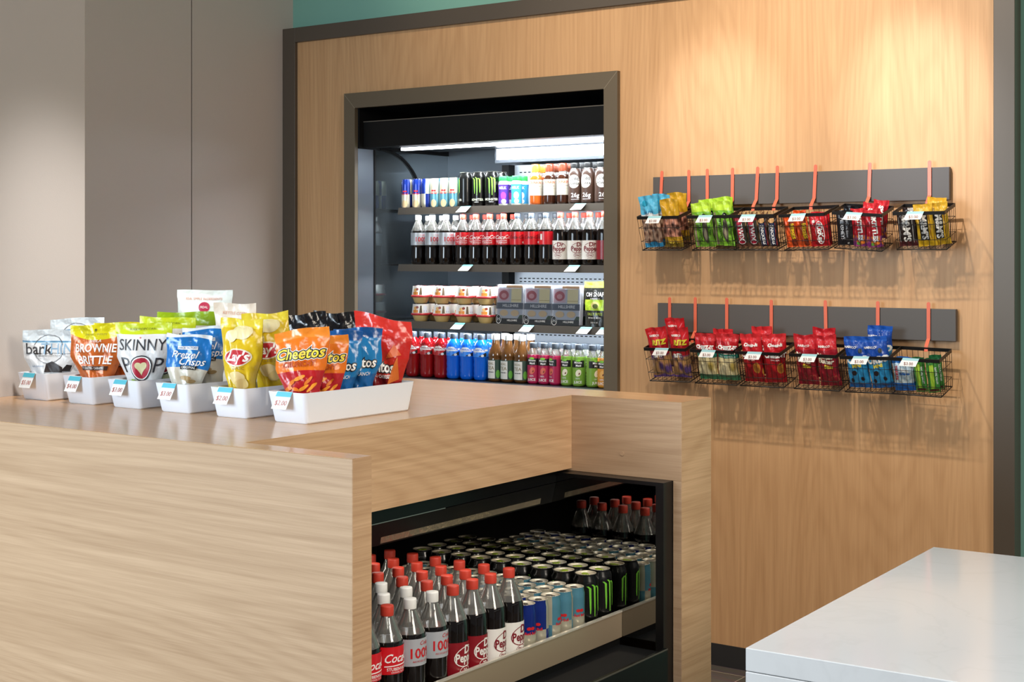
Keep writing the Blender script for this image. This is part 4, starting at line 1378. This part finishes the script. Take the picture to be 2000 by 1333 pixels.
Zb = -.1300
fill(('u', 0), [('hazb', 'pale blue nut bag at front left', -.044, -.100, 4, -2, Zb), ('hazb', 'pale blue nut bag behind the front one', -.018, -.070, -6, 3, Zb), ('hazg', 'gold nut bag at front right', .043, -.100, 0, 0, Zb), ('hazg', 'gold nut bag behind the front gold one', .040, -.040, 8, 2, Zb + .012)])
fill(('u', 1), [('pist', 'lime green nut bag at front left', -.042, -.098, 2, 0, Zb), ('pist', 'lime green nut bag at front right', .043, -.098, -3, 2, Zb + .004), ('pist', 'lime green nut bag behind at left', -.030, -.066, 3, 2, Zb + .006), ('pist', 'lime green nut bag behind at right', .040, -.060, -3, -2, Zb + .012)])
fill(('u', 2), [('twix', 'red lettered twin bar at far left', -.060, -.101, 4, -3, Zb), ('twix', 'red lettered twin bar, second from left', -.012, -.101, 0, -3, Zb), ('snic', 'navy lettered bar, second from right', .031, -.101, 0, -2, Zb), ('snic', 'navy lettered bar at far right', .068, -.101, 0, 0, Zb),
                ('nutbar', 'brown speckled bar behind, leftmost', -.058, -.070, 0, 0, Zb), ('nutbar', 'brown speckled bar behind, second', -.014, -.070, 6, 0, Zb), ('nutbar', 'brown speckled bar behind, third', .030, -.070, -4, 0, Zb)])
fill(('u', 3), [('rees', 'orange bar at far left', -.060, -.101, 0, -3, Zb), ('rees', 'orange bar, second from left', -.012, -.101, 0, -3, Zb), ('kitk', 'red wafer bar at front right', .050, -.100, 8, 0, Zb), ('kitk', 'red wafer bar behind at right', .048, -.075, 0, 0, Zb), ('rees', 'orange bar standing behind at left', -.035, -.070, 4, 0, Zb + .012)])
fill(('u', 4), [('hers', 'black bar with silver letters at left', -.052, -.100, 0, -3, Zb), ('skit', 'red candy bag, middle of the front', .004, -.100, 0, -5, Zb), ('skit', 'red candy bag at front right', .057, -.100, 12, -5, Zb), ('skit', 'red candy bag behind the middle one', .020, -.070, 0, 4, Zb + .016), ('skit', 'red candy bag behind the right one', .056, -.062, 0, 4, Zb + .026), ('hers', 'black bar behind the front black bar', -.048, -.070, 0, 4, Zb + .010)])
fill(('u', 5), [('mmb', 'brown candy bag at front left', -.051, -.100, 2, -2, Zb), ('mmy', 'yellow candy bag at front middle', .017, -.100, 4, -4, Zb), ('mmy', 'yellow candy bag at front right', .058, -.080, 25, -2, Zb), ('mmy', 'yellow candy bag behind, tallest of the yellow ones', .034, -.052, 0, 4, Zb + .012), ('mmb', 'brown candy bag behind the front brown one', -.046, -.060, 0, 0, Zb + .010)])
fill(('l', 0), [('ritz', 'red and purple cracker bag at front left', -.043, -.088, 6, -2, Zb), ('ritz', 'red and purple cracker bag at front right', .040, -.085, -2, 2, Zb), ('ritz', 'dark red cracker bag behind the front pair', .0, -.032, -4, 2, Zb + .022)])
fill(('l', 1), [('chzg', 'red and green cracker bag at front left', -.042, -.090, 2, 0, Zb), ('chzg', 'red and green cracker bag at front right', .042, -.088, 14, 3, Zb), ('chzr', 'red cracker bag behind the green lettered pair', .010, -.040, -6, 0, Zb)])
fill(('l', 2), [('chzr', 'red cracker bag at front left', -.040, -.090, 0, 0, Zb), ('chzr', 'red cracker bag at front right', .044, -.086, 22, 3, Zb), ('chzr', 'red cracker bag behind, tallest of the three', -.012, -.038, -6, -2, Zb + .014)])
fill(('l', 3), [('nutb', 'dark red cookie bag at front left', -.043, -.088, 0, 0, Zb), ('nutb', 'dark red cookie bag at front right', .044, -.088, 0, -3, Zb), ('nutb', 'dark red cookie bag behind the front pair', .006, -.038, 0, 2, Zb + .012)])
fill(('l', 4), [('oreo', 'blue cookie bag at front left', -.042, -.088, 2, 0, Zb), ('oreo', 'blue cookie bag at front right', .044, -.088, 4, -5, Zb + .002), ('oreo', 'blue cookie bag behind, tallest of the three', .020, -.038, 8, 4, Zb + .026)])
fill(('l', 5), [('rice', 'blue and white treat bar at front left', -.047, -.100, 2, -3, Zb), ('gran', 'green granola bar, middle of the front', .014, -.101, 0, -4, Zb), ('gran', 'green granola bar at front right', .058, -.100, 20, -3, Zb), ('rice', 'blue and white treat bar behind the front one', -.044, -.078, 0, 0, Zb), ('gran', 'green granola bar behind at right', .060, -.064, 20, -3, Zb)])

# ================================================================== WHITE BOXES ON THE COUNTER
BOXW = M('white_plastic', 'e6ebf4', 0.28, spec=0.5)


def rrect(hx, hy, r, z, n=5):
    pts = []
    for cx, cy, a0 in ((hx - r, hy - r, 0), (-hx + r, hy - r, 90), (-hx + r, -hy + r, 180), (hx - r, -hy + r, 270)):
        for k in range(n + 1):
            a = R(a0 + 90 * k / n)
            pts.append((cx + r * math.cos(a), cy + r * math.sin(a), z))
    return pts


def make_box(price):
    t = thing('display_box', None, 'storage box')
    mb = MB()
    hx0, hy0, hx1, hy1, h, w = .053, .182, .059, .198, .071, .0028
    rings = [rrect(hx0 - .003, hy0 - .003, .008, 0), rrect(hx0, hy0, .010, .003), rrect(hx1, hy1, .012, h), rrect(hx1 - w, hy1 - w, .010, h), rrect(hx0 - w, hy0 - w, .008, .004)]
    n = len(rings[0])
    vs_ = [p for r_ in rings for p in r_]
    fs = [(i * n + k, i * n + (k + 1) % n, (i + 1) * n + (k + 1) % n, (i + 1) * n + k) for i in range(len(rings) - 1) for k in range(n)]
    mb.add(vs_, fs, BOXW, smooth=True)
    mb.add(rings[0], [tuple(range(n))[::-1]], BOXW)
    mb.add(rings[-1], [tuple(range(n))], BOXW)
    o = mb.build('box_body', t)
    o.data.set_sharp_from_angle(angle=R(35))
    mb = MB()
    y = -hy1
    A_, B_, C_, D_ = (-.022, y - .001, h + .001), (.024, y - .001, h + .001), (.011, y - .010, h - .038), (-.035, y - .010, h - .038)
    mb.add([A_, B_, C_, D_], [(0, 3, 2, 1)], WHITE)
    mb.add([(a, b_ - .0004, c + .0004) for a, b_, c in (A_, B_, (.0202, y - .004, h - .0105), (-.0258, y - .004, h - .0105))], [(0, 3, 2, 1)], TEALTAG)
    mb.box(-.025, .019, y - .0015, y + .004, h - .001, h + .0015, WHITE)
    decal(mb, lambda a, b_, off: (-.007 + a + .3 * b_, y - .0075 + b_ * .24 - off, h - .0245 + b_ * .95 + off * .4), [('t', price, 0, 0, .0165, ink('b86a62'))])
    mb.build('price_tag', t)
    return t


BX = [-3.228, -3.042, -2.867, -2.690, -2.498, -2.309]
bd = ['white bags with chocolate bark', 'orange brownie bags', 'white popcorn bags', 'blue pretzel bags', 'yellow chip bags', 'orange, blue and red chip bags']
for i, x in enumerate(BX):
    t = make_box(['$5.00', '$4.00', '$3.00', '$3.00', '$2.00', '$2.00'][i])
    t.location = (x, -2.508, ZC + .0003)
    tag(t, 'white plastic box of %s, %s on the counter' % (bd[i], ['leftmost', 'second from left', 'third from left', 'third from right', 'second from right', 'rightmost'][i]), 'storage box', 'white boxes on the counter')

SIL = M('bag_back_silver', 'c8c8cc', .35, .3)
IO = ink('f09a2a')
YEL = ink('f5d53a')
B['bark'] = bag('chocolate_bag', .158, .178, .040, zoned('bark_film', [(0, 'dfe0e0'), (.80, '9fc0d2'), (.815, '3f7faa'), (.83, 'cfd9de')], curve=-.05, rough=.28), [
    ('o', -.02, .80, .27, .24, .008, ink('4a4a50')), ('r', -.44, .74, .46, .87, ink('dfe0e0')), ('t', 'bark', -.20, .80, .27, ink('2c2523'), dict(bold=.01)), ('t', 'THINS', .20, .80, .25, ink('8fb4d0')),
    ('t', 'SNACKING CHOCOLATE', 0, .69, .035, IK), ('p', [(-.10, .42), (.34, .42), (.30, .50), (.16, .56), (.06, .60), (-.06, .56)], ink('2c211e')), ('p', [(.30, .44), (.48, .44), (.46, .54), (.36, .55)], ink('1d1615')), ('t', 'dark chocolate', -.24, .52, .045, ink('3f6d98'))],
    seed=31, base=.64, gus=1, top=.12, crum=.003)
B['brow'] = bag('brownie_bag', .146, .196, .042, zoned('brow_film', [(0, 'c46326'), (.80, 'd8cf14')], curve=-.35, rough=.25, metal=.15), [
    ('t', 'BROWNIE', 0, .93, .205, WT, dict(bold=.02, narrow=.85)), ('t', 'BRITTLE', 0, .72, .205, WT, dict(bold=.02, narrow=.95)), ('p', [(-.30, .55), (.30, .55), (.30, .62), (-.30, .62)], ink('3f2417')), ('t', 'SALTED CARAMEL', 0, .585, .055, WT),
    ('t', 'SHEILA', 0, 1.06, .07, WT, dict(shear=.3)), ('e', 0, 1.25, .02, .02, ink('5a5a10')), ('t', 'THIN AND CRUNCHY', 0, 1.17, .04, ink('5a5a10'))], seed=32, base=.64, gus=1, top=.11, crum=.004)
heart = [('e', .02, .62, .235, .215, ink('22252f')), ('e', .02, .62, .215, .195, WT), ('e', .02, .62, .195, .175, ink('b01f36')), ('e', -.04, .66, .075, .062, ink('d9cfa0')), ('e', .07, .66, .075, .062, ink('d9cfa0')), ('p', [(.015, .50), (.12, .62), (.015, .68), (-.09, .62)], ink('d9cfa0'))]
B['skin'] = bag('popcorn_bag', .150, .206, .044, zoned('skin_film', [(0, 'cfd6b0'), (.30, 'e4e2e0'), (.86, 'c6d418')], rough=.35), [
    ('t', 'SKINNY', .0, 1.00, .27, ink('2a2a30'), dict(narrow=.92)), ('e', -.02, 1.13, .014, .014, IR), ('t', 'P', -.31, .66, .36, ink('2a2a30')), ('t', 'P', .35, .66, .36, ink('2a2a30'))] + heart + [('t', 'PURE POPCORN', 0, 1.27, .06, ink('4a5010')), ('e', -.2, .42, .05, .03, ink('a9cc5a')), ('e', -.1, .40, .04, .03, ink('c9d8a0'))],
    seed=33, base=.64, top=.10, bot=.08, crum=.003)
B['gren'] = bag('popcorn_bag', .160, .229, .040, zoned('gren_film', [(0, 'e4e2e0'), (.84, '8fae12')], rough=.33), [('t', 'SKINNY', 0, 1.02, .27, ink('2a2a30'), dict(narrow=.92))], seed=34, base=.64, top=.12, bot=.06, crum=.004)
B['whit'] = bag('popcorn_bag', .150, .285, .044, zoned('whit_film', [(0, 'dfe4de')], rough=.38), [('e', .02, 1.60, .10, .09, ink('b22a48')), ('t', 'REAL', .02, 1.60, .06, WT), ('t', 'REAL SIMPLE INGREDIENTS', 0, 1.74, .055, ink('c06a4a')), ('t', 'POPCORN', .04, 1.40, .20, ink('b22a48'), dict(bold=.06))], seed=35, base=.64, top=.06, bot=.05, crum=.002)
B['pret'] = bag('pretzel_bag', .116, .184, .040, zoned('pret_film', [(0, 'cfc8b8'), (.57, '1f74bd'), (.965, 'e8eef2')], curve=.12, rough=.25), [
    ('p', [(-.22, 1.27), (.22, 1.27), (.22, 1.34), (-.22, 1.34)], WT), ('t', 'SNACK FACTORY', 0, 1.305, .062, ink('1f5a98'), dict(bold=.02, narrow=.85)), ('t', 'Pretzel', -.06, 1.16, .20, WT, dict(shear=.35, bold=.01)), ('t', 'Crisps', .10, 1.02, .22, WT, dict(shear=.35, bold=.01)),
    ('p', [(-.12, .86), (.24, .86), (.24, .94), (-.12, .94)], IK), ('t', 'ORIGINAL', .06, .90, .07, WT), ('e', .02, .68, .16, .05, ink('a8895a')), ('e', .2, .62, .12, .04, ink('8f7448'))], seed=36, base=.66, gus=1, top=.10, crum=.004)
lay = [('e', 0, 1.20, .33, .19, ink('e8dcc0')), ('e', 0, 1.20, .30, .16, ink('c01f2c')), ('t', "Lay's", 0, 1.21, .28, WT, dict(bold=.03, shear=.2)), ('t', 'CLASSIC', .05, .98, .09, ink('8a6a1c')), ('e', .06, 1.72, .26, .15, ink('e9d9a4')), ('e', -.18, 1.62, .16, .12, ink('f0e2b0')), ('e', 0, .78, .24, .13, ink('e6cf92')), ('e', .2, .66, .18, .11, ink('dcc07c'))]
B['lays'] = bag('chip_bag', .114, .226, .056, zoned('lays_film', [(0, 'dcb81c'), (.9, 'e6cf3c')], rough=.25), lay, seed=37, base=.66, top=.09, bot=.05, crum=.006)
B['peac'] = bag('popcorn_bag', .112, .255, .036, zoned('peac_film', [(0, 'efe0cd')], rough=.4), [('t', 'KETTLE CORN', 0, 2.05, .09, ink('e0a080')), ('t', 'SWEET AND SALTY', 0, 1.92, .06, ink('e0a080'))], seed=38, base=.66, top=.08, bot=.05, crum=.004)
chee = [('t', 'Cheetos', -.02, 1.18, .27, WT, dict(bold=.13, shear=.15)), ('t', 'Cheetos', -.02, 1.18, .27, IK, dict(bold=.09, shear=.15)), ('t', 'Cheetos', -.02, 1.18, .27, ink('f2d944'), dict(bold=.02, shear=.15)), ('t', 'CRUNCHY', -.02, 1.00, .13, ink('b84a12'), dict(bold=.04, shear=.15))]
for k_, (cx, cy, ro) in enumerate([(-.2, .68, 30), (0, .76, 15), (.2, .70, 35), (.1, .58, 20), (-.1, .56, -10), (.3, .58, 40), (-.3, .58, 10)]):
    chee.append(('e', cx, cy, .12, .035, IO if k_ % 2 else ink('e2781e'), ro))
B['chee'] = bag('chip_bag', .128, .207, .044, zoned('chee_film', [(0, 'b81c24'), (.55, 'e8761a'), (.9, 'ee8a2c')], curve=0.1, rough=.27), chee, SIL, seed=39, base=.66, top=.10, bot=.04, crum=.005, skew=.09)
dor = [('t', 'Doritos', 0, .98, .27, IK, dict(bold=.10, narrow=.9)), ('t', 'Doritos', 0, .98, .27, WT, dict(bold=.02, narrow=.9))]
B['dorb'] = bag('chip_bag', .118, .198, .046, zoned('dorb_film', [(0, '1c5f9c'), (.45, '1d78b4'), (.88, '174f8c')], rough=.22), dor + [('t', 'COOL RANCH', 0, .76, .1, WT)], SIL, seed=40, base=.66, top=.12, bot=.04, crum=.006)
B['dorr'] = bag('chip_bag', .142, .226, .056, zoned('dorr_film', [(0, '7e1216'), (.34, 'c22c1e'), (.6, 'c9261f'), (.80, 'd6362c')], wave=.03, rough=.24), [('t', 'Doritos', -.08, .74, .26, IK, dict(bold=.10, narrow=.9)), ('t', 'Doritos', -.08, .74, .26, WT, dict(bold=.03, narrow=.9)), ('t', 'NACHO CHEESE', -.08, .58, .08, WT, dict(bold=.02)), ('p', [(.18, .46), (.42, .55), (.30, .95)], ink('d9702a')), ('p', [(.10, .90), (.36, .98), (.22, 1.16)], ink('d9602a'))], SIL, seed=41, base=.66, top=.15, bot=.04, crum=.006, skew=-.12)
B['blak'] = bag('chip_bag', .118, .232, .044, zoned('blak_film', [(0, '17171b')], rough=.2), [('t', 'CHIPS', 0, 1.3, .2, ink('b88a5a'))], seed=42, base=.66, top=.12, bot=.04, crum=.008)


def inbox(b_, key, y, label, cat, yaw=28, dx=0.0, dz=0.0, roll=0, lean=0, grp='snack bags in the counter boxes'):
    return put(key, (BX[b_] + dx, y, ZC + .0045 + dz), 0, label, cat, grp, (R(lean), R(roll), R(yaw)))


inbox(0, 'bark', -2.640, 'white chocolate bark bag at the front of the leftmost counter box', 'bag')
inbox(0, 'bark', -2.545, 'white bag behind the front bark bag in the leftmost box', 'bag', 24, .0, .028, -3)
inbox(1, 'brow', -2.640, 'orange brownie bag with yellow top, front of the second counter box', 'bag')
inbox(1, 'brow', -2.570, 'orange brownie bag behind the front brownie bag', 'bag', 30, .008, .004)
inbox(2, 'skin', -2.635, 'white popcorn bag with lime top at the front of its box', 'bag', 27)
inbox(2, 'skin', -2.565, 'white popcorn bag with lime top, right behind the front popcorn bag', 'bag', 27, 0, .012, 2)
inbox(2, 'gren', -2.490, 'popcorn bag with olive green top, in front of the tallest white bag', 'bag', 27)
inbox(2, 'whit', -2.430, 'tallest bag on the counter, white with a small red circle', 'bag', 30)
inbox(3, 'pret', -2.660, 'blue and clear pretzel bag at the front of its box', 'bag', 27, 0, 0, 4)
inbox(3, 'pret', -2.590, 'blue pretzel bag behind the front pretzel bag', 'bag', 30, .010, .016, -3)
inbox(3, 'peac', -2.490, 'pale peach popcorn bag rising behind the yellow chip bags', 'bag', 26)
inbox(4, 'lays', -2.655, 'yellow potato chip bag at the front of its box', 'bag', 15)
inbox(4, 'lays', -2.555, 'yellow potato chip bag behind the front yellow one', 'bag', 34, .004, .012, -5)
inbox(4, 'blak', -2.430, 'black chip bag behind the yellow bags, left one of two', 'bag', 30, 0, 0, -3)
inbox(4, 'blak', -2.345, 'black chip bag behind the yellow bags, right one of two', 'bag', 30, .004, 0, 3)
inbox(5, 'chee', -2.652, 'orange cheese puff bag at the front of the rightmost box', 'bag', 30)
inbox(5, 'chee', -2.584, 'orange cheese puff bag behind the front orange one', 'bag', 34, .004, 0).scale = (.92, .92, .90)
inbox(5, 'dorb', -2.530, 'blue chip bag directly behind the orange bags', 'bag', 40, 0, 0, 0)
inbox(5, 'dorb', -2.462, 'blue chip bag in front of the red chip bag', 'bag', 40, .004, .004)
inbox(5, 'dorr', -2.370, 'red tortilla chip bag at the back of the rightmost box', 'bag', 30, .004, 0)
